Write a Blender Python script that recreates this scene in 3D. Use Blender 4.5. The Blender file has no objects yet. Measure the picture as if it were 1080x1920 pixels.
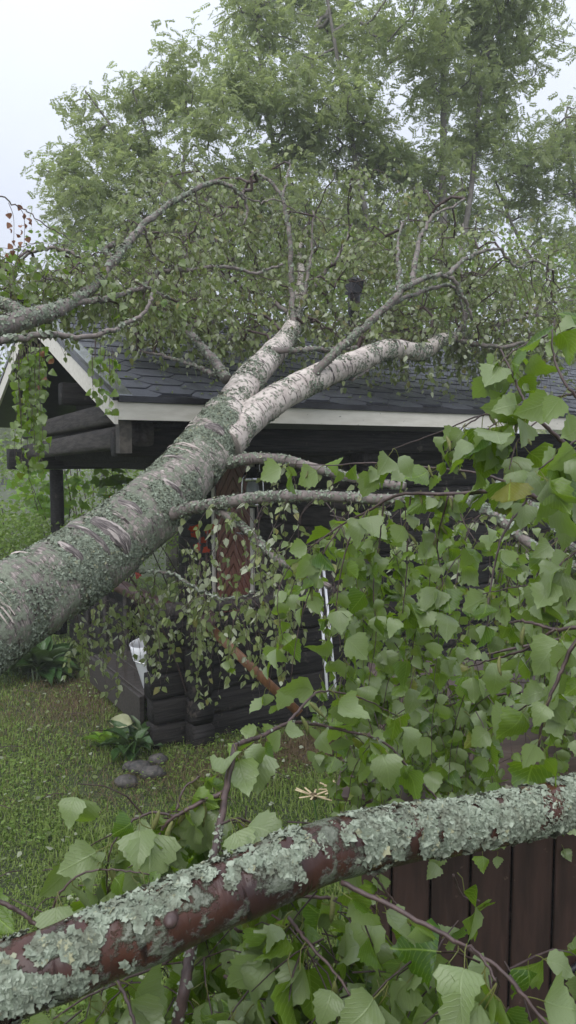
import bpy, math, random
import numpy as np
from mathutils import Vector, Matrix, Euler, noise as mnoise

R = math.radians
C = bpy.context.scene
COL = C.collection
rng = np.random.default_rng(7)

# ------------------------------------------------------------------ camera
F = 1400.0                      # focal length in photo pixels (1080 x 1920)
CAMZ = 2.15
PITCH = math.atan(112 / F)
cam_d = bpy.data.cameras.new('camera')
cam = bpy.data.objects.new('camera', cam_d)
COL.objects.link(cam)
cam.location = (0, 0, CAMZ)
cam.rotation_euler = (R(90) - PITCH, 0, 0)
cam_d.sensor_fit = 'VERTICAL'
cam_d.sensor_height = 36
cam_d.lens = F / 1920 * 36
cam_d.clip_start = 0.05
cam_d.clip_end = 1000
cam_d.dof.use_dof = True
cam_d.dof.focus_distance = 2.0
cam_d.dof.aperture_fstop = 22
C.camera = cam

# ------------------------------------------------------------------ sky and light (overcast, after rain)
world = bpy.data.worlds.new('World')
C.world = world
world.use_nodes = True
wn = world.node_tree
for n in list(wn.nodes):
    wn.nodes.remove(n)
w_out = wn.nodes.new('ShaderNodeOutputWorld')
w_bg = wn.nodes.new('ShaderNodeBackground')
w_sky = wn.nodes.new('ShaderNodeTexSky')
w_sky.sky_type = 'NISHITA'
w_sky.sun_disc = False
w_sky.sun_elevation = R(52)
w_sky.sun_rotation = R(200)
w_mix = wn.nodes.new('ShaderNodeMixRGB')
w_mix.inputs[0].default_value = 0.88
w_tc = wn.nodes.new('ShaderNodeTexCoord')
w_sep = wn.nodes.new('ShaderNodeSeparateXYZ')
wn.links.new(w_tc.outputs['Generated'], w_sep.inputs[0])
w_el = wn.nodes.new('ShaderNodeMath'); w_el.operation = 'MAXIMUM'
wn.links.new(w_sep.outputs[2], w_el.inputs[0]); w_el.inputs[1].default_value = 0
w_gr = wn.nodes.new('ShaderNodeMath'); w_gr.operation = 'MULTIPLY_ADD'      # standard overcast sky: luminance rises with sin(elevation)
wn.links.new(w_el.outputs[0], w_gr.inputs[0]); w_gr.inputs[1].default_value = 1.5; w_gr.inputs[2].default_value = .86
w_cl = wn.nodes.new('ShaderNodeTexNoise'); w_cl.inputs['Scale'].default_value = 2.2; w_cl.inputs['Detail'].default_value = 5
wn.links.new(w_tc.outputs['Generated'], w_cl.inputs['Vector'])
w_cm = wn.nodes.new('ShaderNodeMapRange'); wn.links.new(w_cl.outputs['Fac'], w_cm.inputs[0])
w_cm.inputs[1].default_value = .3; w_cm.inputs[2].default_value = .7; w_cm.inputs[3].default_value = .91; w_cm.inputs[4].default_value = 1.06
w_mm = wn.nodes.new('ShaderNodeMath'); w_mm.operation = 'MULTIPLY'
wn.links.new(w_gr.outputs[0], w_mm.inputs[0]); wn.links.new(w_cm.outputs[0], w_mm.inputs[1])
w_cc = wn.nodes.new('ShaderNodeVectorMath'); w_cc.operation = 'SCALE'
w_cc.inputs[0].default_value = (7.3, 7.75, 8.9)                       # the cloud layer
wn.links.new(w_mm.outputs[0], w_cc.inputs['Scale'])
wn.links.new(w_cc.outputs[0], w_mix.inputs[2])
wn.links.new(w_sky.outputs[0], w_mix.inputs[1])
wn.links.new(w_mix.outputs[0], w_bg.inputs[0])
wn.links.new(w_bg.outputs[0], w_out.inputs[0])
w_bg.inputs[1].default_value = 0.0525

sun_d = bpy.data.lights.new('sun', 'SUN')
sun_d.energy = 1.5
sun_d.angle = R(70)
sun_d.color = (1.0, 0.98, 0.95)
sun = bpy.data.objects.new('sun', sun_d)
COL.objects.link(sun)
sun.rotation_euler = (R(38), 0, R(-20))

C.view_settings.view_transform = 'Standard'
C.view_settings.look = 'None'
C.view_settings.gamma = 1
C.view_settings.exposure = 0.85
C.view_settings.use_curve_mapping = False
C.render.engine = 'CYCLES'
C.cycles.use_denoising = True
C.cycles.max_bounces = 10
C.cycles.diffuse_bounces = 6
C.cycles.glossy_bounces = 2
C.cycles.transmission_bounces = 6
C.cycles.volume_bounces = 1
C.cycles.sample_clamp_indirect = 4

# ------------------------------------------------------------------ small helpers
sp_, cp_ = math.sin(PITCH), math.cos(PITCH)


def at(px, py, d):
    """point seen at photo pixel (px, py), d metres in front of the camera"""
    rx, ru = (px - 540) / F, -(py - 960) / F
    return np.array([rx * d, (cp_ + ru * sp_) * d, CAMZ + (-sp_ + ru * cp_) * d])


def proj(P):
    P = np.atleast_2d(P)
    y, z = P[:, 1], P[:, 2] - CAMZ
    d = y * cp_ - z * sp_
    up = y * sp_ + z * cp_
    ds = np.maximum(d, 0.05)
    return 540 + F * P[:, 0] / ds, 960 - F * up / ds, d


def tag(o, label=None, cat=None, group=None, kind=None):
    if label: o['label'] = label
    if cat: o['category'] = cat
    if group: o['group'] = group
    if kind: o['kind'] = kind
    return o


def thing(name, label, cat, loc=(0, 0, 0), rz=0, group=None):
    o = bpy.data.objects.new(name, None)
    COL.objects.link(o)
    o.location = loc
    o.rotation_euler = (0, 0, rz)
    o.empty_display_size = 0.1
    return tag(o, label, cat, group)


def unit(v):
    v = np.asarray(v, float)
    return v / np.maximum(np.linalg.norm(v, axis=-1, keepdims=True), 1e-9)


class MB:
    """collects geometry, builds ONE mesh object"""

    def __init__(self):
        self.V, self.F, self.A, self.UV, self.BC = [], [], [], [], []
        self.n = 0

    def add(self, V, faces, rnd=0.5, uv=None, bc=None):
        V = np.asarray(V, float).reshape(-1, 3)
        k = len(V)
        self.V.append(V)
        for f in (faces if isinstance(faces, list) else [faces]):
            f = np.asarray(f, int)
            if f.size == 0: continue
            self.F.append(f + self.n)
        self.A.append(np.broadcast_to(np.asarray(rnd, float), (k,)))
        self.UV.append(np.zeros((k, 2)) if uv is None else np.asarray(uv, float))
        self.BC.append(V if bc is None else np.asarray(bc, float))
        self.n += k

    def mesh(self, name, mat, smooth=True):
        me = bpy.data.meshes.new(name)
        V = np.concatenate(self.V)
        me.vertices.add(len(V))
        me.vertices.foreach_set('co', V.ravel())
        loops = np.concatenate([f.ravel() for f in self.F])
        tot = np.concatenate([np.full(len(f), f.shape[1]) for f in self.F])
        start = np.concatenate([[0], np.cumsum(tot)[:-1]])
        me.loops.add(len(loops))
        me.loops.foreach_set('vertex_index', loops)
        me.polygons.add(len(tot))
        me.polygons.foreach_set('loop_start', start)
        me.polygons.foreach_set('loop_total', tot)
        me.update(calc_edges=True)
        me.polygons.foreach_set('use_smooth', np.full(len(tot), smooth))
        a = me.attributes.new('rnd', 'FLOAT', 'POINT')
        a.data.foreach_set('value', np.concatenate(self.A))
        b = me.attributes.new('bc', 'FLOAT_VECTOR', 'POINT')
        b.data.foreach_set('vector', np.concatenate(self.BC).ravel())
        u = me.uv_layers.new(name='UVMap')
        u.data.foreach_set('uv', np.concatenate(self.UV)[loops].ravel())
        if mat: me.materials.append(mat)
        me.validate()
        return me

    def build(self, name, mat, parent=None, smooth=True, kind=None):
        if not self.V: return None
        if parent is not None:
            L = np.array(parent_world(parent))
            # children are stored relative to the thing's base (things with rotation use local coords already)
            if parent.get('_local') is None:
                self.V = [v - L for v in self.V]
        o = bpy.data.objects.new(name, self.mesh(name, mat, smooth))
        COL.objects.link(o)
        o.parent = parent
        if kind: o['kind'] = kind
        return o


def parent_world(p):
    v = Vector((0, 0, 0))
    while p is not None:
        v += p.location
        p = p.parent
    return v


def spline(P, n_per=6, closed=False):
    P = np.asarray(P, float)
    if len(P) < 3:
        t = np.linspace(0, 1, n_per + 1)[:, None]
        return P[0] * (1 - t) + P[-1] * t
    Q = np.vstack([2 * P[0] - P[1], P, 2 * P[-1] - P[-2]])
    out = []
    for i in range(1, len(Q) - 2):
        t = np.linspace(0, 1, n_per, endpoint=False)[:, None]
        a, b, c, d = Q[i - 1], Q[i], Q[i + 1], Q[i + 2]
        out.append(.5 * ((2 * b) + (c - a) * t + (2 * a - 5 * b + 4 * c - d) * t ** 2 + (3 * b - a - 3 * c + d) * t ** 3))
    out.append(P[-1:])
    return np.vstack(out)


def frames(P):
    T = unit(np.gradient(P, axis=0))
    n0 = np.cross(T[0], [0, 0, 1.0])
    if np.linalg.norm(n0) < .1: n0 = np.cross(T[0], [1.0, 0, 0])
    N = [unit(n0)]
    for i in range(1, len(P)):
        n = N[-1] - T[i] * np.dot(N[-1], T[i])
        N.append(unit(n))
    N = np.array(N)
    return T, N, np.cross(T, N)


def tube(mb, P, r, n=8, bump=0.0, seed=0, cap=True, rnd=0.5, bscale=6.0):
    P = np.asarray(P, float)
    r = np.broadcast_to(np.asarray(r, float), (len(P),)).copy()
    T, N, B = frames(P)
    m = len(P)
    th = np.linspace(0, 2 * np.pi, n, endpoint=False)
    dirs = N[:, None] * np.cos(th)[None, :, None] + B[:, None] * np.sin(th)[None, :, None]
    rr = np.repeat(r[:, None], n, 1)
    if bump:
        for i in range(m):
            for j in range(n):
                q = P[i] + dirs[i, j] * r[i]
                rr[i, j] *= 1 + bump * mnoise.noise(Vector(q * bscale / 1.0) + Vector((seed, 0, 0)))
    V = P[:, None] + dirs * rr[..., None]
    s = np.concatenate([[0], np.cumsum(np.linalg.norm(np.diff(P, axis=0), axis=1))])
    bc = np.stack([np.cos(th)[None] * r[:, None], np.sin(th)[None] * r[:, None], np.repeat(s[:, None], n, 1) + seed * 3.7], -1)
    i, j = np.meshgrid(np.arange(m - 1), np.arange(n), indexing='ij')
    a, b = i * n + j, i * n + (j + 1) % n
    Fq = np.stack([a, b, b + n, a + n], -1).reshape(-1, 4)
    V = V.reshape(-1, 3)
    bc = bc.reshape(-1, 3)
    if np.ndim(rnd): rnd = np.repeat(rnd, n)
    if np.ndim(rnd) and cap: rnd = np.concatenate([rnd, [rnd[0], rnd[-1]]])
    fl = [Fq]
    if cap:
        V = np.vstack([V, P[0], P[-1]])
        bc = np.vstack([bc, [0, 0, seed], [0, 0, seed]])
        k = np.arange(n)
        fl.append(np.stack([(k + 1) % n, k, np.full(n, m * n)], -1))
        fl.append(np.stack([(m - 1) * n + k, (m - 1) * n + (k + 1) % n, np.full(n, m * n + 1)], -1))
    mb.add(V, fl, rnd, None, bc)


BOXF = np.array([[0, 3, 2, 1], [4, 5, 6, 7], [0, 1, 5, 4], [1, 2, 6, 5], [2, 3, 7, 6], [3, 0, 4, 7]])


def box(mb, a, b, rnd=.5):
    x0, y0, z0 = a
    x1, y1, z1 = b
    mb.add([[x0, y0, z0], [x1, y0, z0], [x1, y1, z0], [x0, y1, z0], [x0, y0, z1], [x1, y0, z1], [x1, y1, z1], [x0, y1, z1]], BOXF, rnd)


def hexa(mb, pts8, rnd=.5):
    mb.add(pts8, BOXF, rnd)


def board(mb, p0, p1, w, t, nrm, rnd=.5):
    """board from p0 to p1, w wide, t thick, broad face along nrm; edges slightly eased"""
    p0, p1 = np.array(p0, float), np.array(p1, float)
    d = unit(p1 - p0)
    nn = np.array(nrm, float)
    nn = unit(nn - d * np.dot(nn, d))
    s = np.cross(d, nn)
    c = min(t, w) * .18
    prof = [(-w / 2 + c, -t / 2), (w / 2 - c, -t / 2), (w / 2, -t / 2 + c), (w / 2, t / 2 - c), (w / 2 - c, t / 2), (-w / 2 + c, t / 2), (-w / 2, t / 2 - c), (-w / 2, -t / 2 + c)]
    A = np.array([p0 + s * x + nn * y for x, y in prof])
    Bv = A + (p1 - p0)
    V = np.vstack([A, Bv])
    k = np.arange(8)
    side = np.stack([k, (k + 1) % 8, (k + 1) % 8 + 8, k + 8], -1)
    mb.add(V, [side, np.arange(8)[::-1][None], (np.arange(8) + 8)[None]], rnd)


def log_mb(p0, p1, h, w, seed=0, n=12, seg=8, sq=3.2):
    """a hewn log with a rounded profile, end grain caps and slight waviness"""
    mb = MB()
    p0, p1 = np.array(p0, float), np.array(p1, float)
    d = unit(p1 - p0)
    up = np.array([0, 0, 1.0])
    s = unit(np.cross(d, up))
    up = np.cross(s, d)
    th = np.linspace(0, 2 * np.pi, n, endpoint=False) + np.pi / n
    cx = np.sign(np.cos(th)) * np.abs(np.cos(th)) ** (2 / sq) * w / 2
    cy = np.sign(np.sin(th)) * np.abs(np.sin(th)) ** (2 / sq) * h / 2
    Lr = np.random.default_rng(seed)
    ts = np.linspace(0, 1, seg + 1)
    V = []
    for k, t in enumerate(ts):
        f = .965 if k in (0, seg) else 1
        jx = 1 + Lr.normal(0, .012)
        c = p0 + (p1 - p0) * t
        if k == 0: c = c
        V.append(c + s * (cx * f * jx)[:, None] + up * (cy * f)[:, None])
    V[0] = V[0] - d * 0.0
    V = np.array(V).reshape(-1, 3)
    m = seg + 1
    i, j = np.meshgrid(np.arange(m - 1), np.arange(n), indexing='ij')
    a, b = i * n + j, i * n + (j + 1) % n
    bc = V.copy()
    mb.add(V, [np.stack([a, b, b + n, a + n], -1).reshape(-1, 4), np.arange(n)[::-1][None], (np.arange(n) + (m - 1) * n)[None]], Lr.random(), None, bc)
    return mb


# ------------------------------------------------------------------ materials
def new_mat(name):
    m = bpy.data.materials.new(name)
    m.use_nodes = True
    nt = m.node_tree
    return m, nt, nt.nodes['Principled BSDF'], nt.nodes['Material Output']


class G:
    """tiny node-graph writer"""

    def __init__(self, nt):
        self.nt = nt

    def n(self, t, **kw):
        nd = self.nt.nodes.new(t)
        for k, v in kw.items(): setattr(nd, k, v)
        return nd

    def l(self, a, b):
        self.nt.links.new(a, b)

    def set(self, sock, v):
        if hasattr(v, 'is_linked') or hasattr(v, 'links'):
            self.l(v, sock)
        else:
            if isinstance(v, (tuple, list)) and len(v) == 3 and sock.type == 'RGBA': v = (*v, 1)
            sock.default_value = v

    def attr(self, name, out='Vector'):
        return self.n('ShaderNodeAttribute', attribute_name=name).outputs[out]

    def noise(self, vec, scale, detail=4, rough=.55, out='Fac', dist=0.0):
        nd = self.n('ShaderNodeTexNoise')
        if vec is not None: self.l(vec, nd.inputs['Vector'])
        nd.inputs['Scale'].default_value = scale
        nd.inputs['Detail'].default_value = detail
        nd.inputs['Roughness'].default_value = rough
        nd.inputs['Distortion'].default_value = dist
        return nd.outputs[out]

    def voro(self, vec, scale, out='Distance', feature='F1'):
        nd = self.n('ShaderNodeTexVoronoi', feature=feature)
        if vec is not None: self.l(vec, nd.inputs['Vector'])
        nd.inputs['Scale'].default_value = scale
        return nd.outputs[out]

    def scale(self, vec, s):
        nd = self.n('ShaderNodeMapping')
        self.l(vec, nd.inputs['Vector'])
        nd.inputs['Scale'].default_value = s
        return nd.outputs[0]

    def ramp(self, f, a, b, c0=0.0, c1=1.0):
        nd = self.n('ShaderNodeMapRange')
        nd.interpolation_type = 'SMOOTHSTEP'
        self.l(f, nd.inputs[0])
        nd.inputs[1].default_value, nd.inputs[2].default_value = a, b
        nd.inputs[3].default_value, nd.inputs[4].default_value = c0, c1
        return nd.outputs[0]

    def math(self, op, a, b=0.0, c=0.0):
        nd = self.n('ShaderNodeMath', operation=op)
        for k, v in enumerate((a, b, c)): self.set(nd.inputs[k], v)
        return nd.outputs[0]

    def mix(self, f, a, b, blend='MIX'):
        nd = self.n('ShaderNodeMixRGB', blend_type=blend)
        self.set(nd.inputs[0], f)
        self.set(nd.inputs[1], a)
        self.set(nd.inputs[2], b)
        return nd.outputs[0]

    def bump(self, h, strength, dist):
        nd = self.n('ShaderNodeBump')
        nd.inputs['Strength'].default_value = strength
        nd.inputs['Distance'].default_value = dist
        self.l(h, nd.inputs['Height'])
        return nd.outputs[0]

    def geo(self, out):
        return self.n('ShaderNodeNewGeometry').outputs[out]


def leaf_mat(name, top0, top1, under, trans, tr_fac=.3, veins=True, rough=.24, drops=True, yellow=None):
    m, nt, p, out = new_mat(name)
    g = G(nt)
    rnd = g.attr('rnd', 'Fac')
    orn = g.n('ShaderNodeObjectInfo').outputs['Random']
    rr = g.math('FRACT', g.math('ADD', rnd, orn))
    col = g.mix(rr, top0, top1)
    pos = g.geo('Position')
    if yellow:
        col = g.mix(g.ramp(rr, .93, .97), col, yellow)
    bl = g.noise(pos, 40, 3)
    col = g.mix(g.ramp(bl, .35, .75, 0, .35), col, tuple(.6 * c for c in top0))
    und = g.mix(rr, under, tuple(.8 * c for c in under))
    height = bl
    if veins:
        uv = g.n('ShaderNodeUVMap').outputs[0]
        sx = g.n('ShaderNodeSeparateXYZ')
        g.l(uv, sx.inputs[0])
        au = g.math('ABSOLUTE', sx.outputs[0])
        fr = g.math('FRACT', g.math('MULTIPLY', g.math('SUBTRACT', sx.outputs[1], g.math('MULTIPLY', au, .55)), 8.0))
        d = g.math('ABSOLUTE', g.math('SUBTRACT', fr, .5))
        vein = g.math('MAXIMUM', g.ramp(d, .0, .10, 1, 0), g.ramp(au, .0, .06, 1, 0))
        col = g.mix(g.math('MULTIPLY', vein, .6), col, tuple(min(1, 1.7 * c + .02) for c in top1))
        und = g.mix(g.math('MULTIPLY', vein, .45), und, tuple(min(1, 1.35 * c) for c in under))
        pet = g.ramp(sx.outputs[1], -.02, -.01, 1, 0)
        stemc = (.17, .17, .055)
        col = g.mix(pet, col, stemc)
        und = g.mix(pet, und, stemc)
        height = g.math('ADD', g.math('MULTIPLY', vein, -.5), bl)
        if drops:
            dv = g.voro(g.scale(uv, (3.5, 9, 1)), 2.6)
            dr = g.ramp(dv, .08, .2, 1, 0)
            height = g.math('ADD', height, g.math('MULTIPLY', dr, 1.6))
    if veins:
        sp = g.ramp(g.noise(pos, 95, 2), .70, .76)
        col = g.mix(g.math('MULTIPLY', sp, .7), col, (.09, .055, .02))
    fc = g.mix(g.geo('Backfacing'), col, und)
    g.l(fc, p.inputs['Base Color'])
    p.inputs['Roughness'].default_value = rough
    p.inputs['Specular IOR Level'].default_value = .5 if veins else .35
    if veins:
        g.l(g.bump(height, .55, .0016), p.inputs['Normal'])
    tl = g.n('ShaderNodeBsdfTranslucent')
    g.set(tl.inputs[0], g.mix(rr, trans, tuple(.7 * c for c in trans)))
    ms = g.n('ShaderNodeMixShader')
    ms.inputs[0].default_value = tr_fac
    g.l(p.outputs[0], ms.inputs[1])
    g.l(tl.outputs[0], ms.inputs[2])
    g.l(ms.outputs[0], out.inputs[0])
    return m


def simple_mat(name, c0, c1, scale=8, rough=.7, stretch=None, bump=.3, bdist=.004, spec=.4, metal=0, local=True, fine=None):
    m, nt, p, out = new_mat(name)
    g = G(nt)
    vec = g.attr('bc')
    if stretch: vec = g.scale(vec, stretch)
    rnd = g.attr('rnd', 'Fac')
    orn = g.n('ShaderNodeObjectInfo').outputs['Random']
    n1 = g.noise(vec, scale, 5, .6)
    f = g.math('ADD', g.ramp(n1, .3, .7), g.math('MULTIPLY', g.math('SUBTRACT', orn, .5), .5))
    cc = g.n('ShaderNodeClamp')
    g.l(f, cc.inputs[0])
    col = g.mix(cc.outputs[0], c0, c1)
    if fine:
        n2 = g.noise(g.attr('bc'), fine[0], 3, .7)
        col = g.mix(g.ramp(n2, fine[1], fine[2]), col, fine[3])
    g.l(col, p.inputs['Base Color'])
    p.inputs['Roughness'].default_value = rough
    p.inputs['Specular IOR Level'].default_value = spec
    p.inputs['Metallic'].default_value = metal
    if bump: g.l(g.bump(n1, bump, bdist), p.inputs['Normal'])
    return m


def bark_mat(name, light, mid, dark, lich, l_amt=.5, lent=.6, patch=.62, rough=.75):
    m, nt, p, out = new_mat(name)
    g = G(nt)
    bc = g.attr('bc')
    cov = g.attr('rnd', 'Fac')
    n1 = g.noise(bc, 9, 5)
    col = g.mix(g.ramp(n1, .35, .7), light, mid)
    col = g.mix(g.ramp(cov, .5, .75, 0, .85), col, g.mix(g.ramp(g.noise(g.scale(bc, (7, 7, 90)), 1.0, 4, .65), .46, .66), tuple(1.1 * c for c in dark), tuple(.75 * c for c in mid)))
    ln = g.noise(g.scale(bc, (9, 9, 62)), 1.0, 2, .5)
    le = g.ramp(ln, lent, lent + .07)
    col = g.mix(g.math('MULTIPLY', le, .85), col, dark)
    strip = g.noise(g.scale(bc, (5, 5, 26)), 1.0, 4, .6, dist=.4)
    col = g.mix(g.ramp(strip, patch, patch + .06), col, dark)
    col = g.mix(g.ramp(strip, .30, .36, .8, 0), col, tuple(min(.62, 1.1 * c) for c in light))
    ls = g.noise(bc, 34, 6, .7)
    lm = g.math('ADD', ls, g.math('MULTIPLY', g.math('SUBTRACT', cov, .5), l_amt))
    lf = g.ramp(lm, .5, .58)
    lc = g.mix(g.noise(bc, 60, 3), tuple(.55 * c for c in lich), lich)
    col = g.mix(g.math('MULTIPLY', lf, .9), col, lc)
    g.l(col, p.inputs['Base Color'])
    p.inputs['Roughness'].default_value = rough
    p.inputs['Specular IOR Level'].default_value = .35
    h = g.math('ADD', g.math('MULTIPLY', lf, g.noise(bc, 80, 4)), g.math('MULTIPLY', strip, .8))
    h = g.math('SUBTRACT', h, g.math('MULTIPLY', le, .3))
    g.l(g.bump(h, .7, .012), p.inputs['Normal'])
    return m


M = {}
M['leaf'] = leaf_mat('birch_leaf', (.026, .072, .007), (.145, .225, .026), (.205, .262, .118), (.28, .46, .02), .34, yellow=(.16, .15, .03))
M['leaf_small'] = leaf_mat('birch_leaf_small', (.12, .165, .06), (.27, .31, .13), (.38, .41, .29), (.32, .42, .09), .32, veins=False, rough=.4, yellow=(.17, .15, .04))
M['rowan'] = leaf_mat('rowan_leaf', (.14, .20, .085), (.30, .34, .135), (.34, .38, .24), (.48, .58, .2), .45, veins=False, rough=.5)
M['bush'] = leaf_mat('bush_leaf', (.11, .19, .035), (.21, .30, .06), (.24, .30, .12), (.32, .5, .06), .34, veins=False, rough=.45)
M['vine'] = leaf_mat('vine_leaf', (.09, .20, .02), (.22, .38, .03), (.18, .26, .08), (.34, .55, .04), .38, veins=False, rough=.4)
M['hosta'] = leaf_mat('hosta_leaf', (.03, .075, .02), (.06, .12, .03), (.09, .13, .06), (.1, .18, .03), .2, veins=True, drops=False, rough=.35)
M['red_leaf'] = leaf_mat('red_leaf', (.20, .028, .016), (.30, .055, .022), (.3, .06, .03), (.4, .05, .02), .25, veins=False)
M['brown_leaf'] = leaf_mat('brown_leaf', (.16, .07, .035), (.26, .12, .06), (.28, .14, .08), (.3, .12, .05), .2, veins=False, rough=.6)
M['grass'] = leaf_mat('grass_blade', (.07, .17, .016), (.23, .37, .055), (.2, .27, .06), (.22, .38, .035), .32, veins=False, rough=.5)
M['dry'] = leaf_mat('dry_grass', (.13, .095, .05), (.22, .165, .09), (.18, .13, .07), (.15, .1, .04), .15, veins=False, rough=.7)
M['catkin'] = simple_mat('catkin', (.09, .11, .03), (.15, .15, .05), 300, .7, bump=.6, bdist=.001)
M['lichen'] = None
M['bark'] = bark_mat('birch_bark', (.56, .50, .45), (.40, .34, .31), (.050, .037, .036), (.22, .25, .18), .30, .60, .60)
M['limb'] = bark_mat('limb_bark', (.22, .185, .17), (.12, .10, .092), (.05, .037, .035), (.26, .30, .23), .5, .62, .60)
M['twig'] = simple_mat('twig_bark', (.035, .022, .02), (.085, .055, .05), 60, .45, bump=.3, bdist=.001)
M['rowan_bark'] = simple_mat('rowan_bark', (.12, .11, .10), (.22, .20, .185), 10, .8)
M['near_bark'] = bark_mat('copper_bark', (.070, .030, .020), (.022, .013, .013), (.010, .007, .008), (.15, .17, .125), .16, .63, .60, .24)
M['stain'] = simple_mat('black_stained_wood', (.006, .006, .006), (.030, .027, .025), 3, .7, (1.5, 14, 22), .9, .012, spec=.15, fine=(9, .60, .7, (.06, .05, .043)))
M['stain_x'] = simple_mat('weathered_stained_wood', (.022, .019, .018), (.065, .057, .052), 3, .7, (10, 1.5, 12), .8, .01, spec=.2)
M['endgrain'] = simple_mat('weathered_end_grain', (.05, .045, .04), (.14, .12, .1), 14, .75)
M['maroon'] = simple_mat('maroon_stained_wood', (.035, .016, .014), (.07, .034, .03), 4, .5, (10, 1.5, 10), .4, .004)
M['cream'] = simple_mat('cream_painted_board', (.56, .53, .46), (.66, .63, .56), 3, .5, (2, 10, 10), .15, .002, fine=(26, .68, .72, (.2, .19, .15)))
M['door'] = simple_mat('red_brown_stain', (.15, .05, .036), (.25, .095, .07), 4, .45, (8, 8, 2), .3, .002)
M['metal_dark'] = simple_mat('black_metal', (.02, .02, .022), (.045, .045, .05), 5, .3, bump=0, metal=.6)
M['flash'] = simple_mat('wet_grey_metal', (.28, .29, .31), (.42, .43, .45), 6, .22, bump=.05, metal=.85)
M['steel'] = simple_mat('polished_steel', (.5, .5, .5), (.65, .65, .65), 10, .2, bump=0, metal=1)
M['white_plastic'] = simple_mat('white_plastic', (.68, .69, .72), (.76, .77, .8), 4, .35, bump=0, fine=(16, .66, .75, (.5, .46, .38)))
M['box_wood'] = simple_mat('brown_painted_boards', (.022, .012, .0095), (.045, .024, .019), 3, .5, (10, 10, 1.2), .4, .003, fine=(20, .66, .76, (.10, .07, .055)))
M['lid_wood'] = simple_mat('brown_lid_boards', (.040, .024, .018), (.075, .05, .038), 3, .45, (2, 10, 10), .3, .003)
M['orange_wood'] = simple_mat('oiled_brown_plank', (.10, .045, .02), (.17, .08, .035), 4, .4, (10, 10, 2), .3, .002)
M['deck'] = simple_mat('grey_deck_wood', (.030, .026, .023), (.065, .055, .048), 4, .65, (3, 12, 12), .4, .003)
M['pale_wood'] = simple_mat('pale_fresh_wood', (.40, .27, .14), (.52, .37, .2), 6, .6)
M['stone'] = simple_mat('field_stone', (.028, .027, .026), (.095, .085, .075), 30, .6, bump=.7, bdist=.01)
M['flower'] = simple_mat('withered_petal', (.5, .4, .24), (.62, .52, .33), 20, .7, bump=0)
M['pale_leaf'] = simple_mat('pale_wilted_leaf', (.26, .27, .15), (.33, .34, .2), 20, .6)
M['glass'] = simple_mat('lamp_glass', (.2, .22, .22), (.3, .32, .32), 5, .08, bump=0)



def scar_mat():
    m, nt, p, out = new_mat('bare_bark_scar')
    g = G(nt)
    bc = g.attr('bc')
    n1 = g.noise(g.scale(bc, (16, 1.2, 150)), 1.0, 4, .6, dist=.5)
    n2 = g.noise(g.scale(bc, (8, .5, 40)), 1.0, 3)
    col = g.mix(g.ramp(n1, .38, .62), (.045, .035, .034), (.17, .145, .135))
    col = g.mix(g.ramp(n2, .50, .62), col, (.42, .37, .34))
    g.l(col, p.inputs['Base Color'])
    p.inputs['Roughness'].default_value = .7
    g.l(g.bump(n1, .8, .01), p.inputs['Normal'])
    return m


M['scar'] = scar_mat()


def lichen_mat():
    m, nt, p, out = new_mat('foliose_lichen')
    g = G(nt)
    rnd = g.attr('rnd', 'Fac')
    pos = g.attr('bc')
    col = g.mix(rnd, (.15, .18, .13), (.30, .34, .265))
    col = g.mix(g.ramp(g.noise(pos, 55, 4, .65), .45, .66, 0, .75), col, (.10, .105, .075))
    col = g.mix(g.ramp(rnd, .95, .99), col, (.27, .27, .17))
    g.l(g.mix(g.geo('Backfacing'), col, (.16, .16, .12)), p.inputs['Base Color'])
    p.inputs['Roughness'].default_value = .85
    p.inputs['Specular IOR Level'].default_value = .2
    g.l(g.bump(g.noise(pos, 220, 3), .5, .002), p.inputs['Normal'])
    return m


M['lichen'] = lichen_mat()


def shingle_mat():
    m, nt, p, out = new_mat('wet_bitumen_shingle')
    g = G(nt)
    pos = g.geo('Position')
    orn = g.n('ShaderNodeObjectInfo').outputs['Random']
    col = g.mix(orn, (.034, .037, .046), (.062, .066, .080))
    gr = g.noise(pos, 420, 2, .8)
    col = g.mix(g.ramp(gr, .5, .8, 0, .6), col, (.11, .115, .13))
    col = g.mix(g.ramp(g.noise(pos, 5, 4), .5, .75, 0, .4), col, (.018, .018, .02))
    g.l(col, p.inputs['Base Color'])
    g.l(g.ramp(g.noise(pos, 4, 3), .35, .65, .42, .7), p.inputs['Roughness'])
    g.l(g.bump(gr, .6, .003), p.inputs['Normal'])
    return m


M['shingle'] = shingle_mat()


def ground_mat():
    m, nt, p, out = new_mat('lawn_soil')
    g = G(nt)
    pos = g.geo('Position')
    col = g.mix(g.noise(pos, 3, 6), (.035, .05, .016), (.06, .08, .025))
    col = g.mix(g.ramp(g.noise(pos, 30, 4), .5, .7), col, (.03, .024, .016))
    col = g.mix(g.ramp(g.attr('rnd', 'Fac'), .4, .9), col, (.085, .055, .032))
    g.l(col, p.inputs['Base Color'])
    p.inputs['Roughness'].default_value = .9
    g.l(g.bump(g.noise(pos, 60, 5), .8, .02), p.inputs['Normal'])
    return m


M['ground'] = ground_mat()

# ------------------------------------------------------------------ leaf templates (y: from the twig to the tip, blade length 1)
W_T = np.array([0, .05, .13, .24, .36, .48, .60, .72, .84, .93, 1.0])
W_W = np.array([.03, .29, .42, .47, .45, .39, .31, .215, .12, .05, 0])


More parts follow.
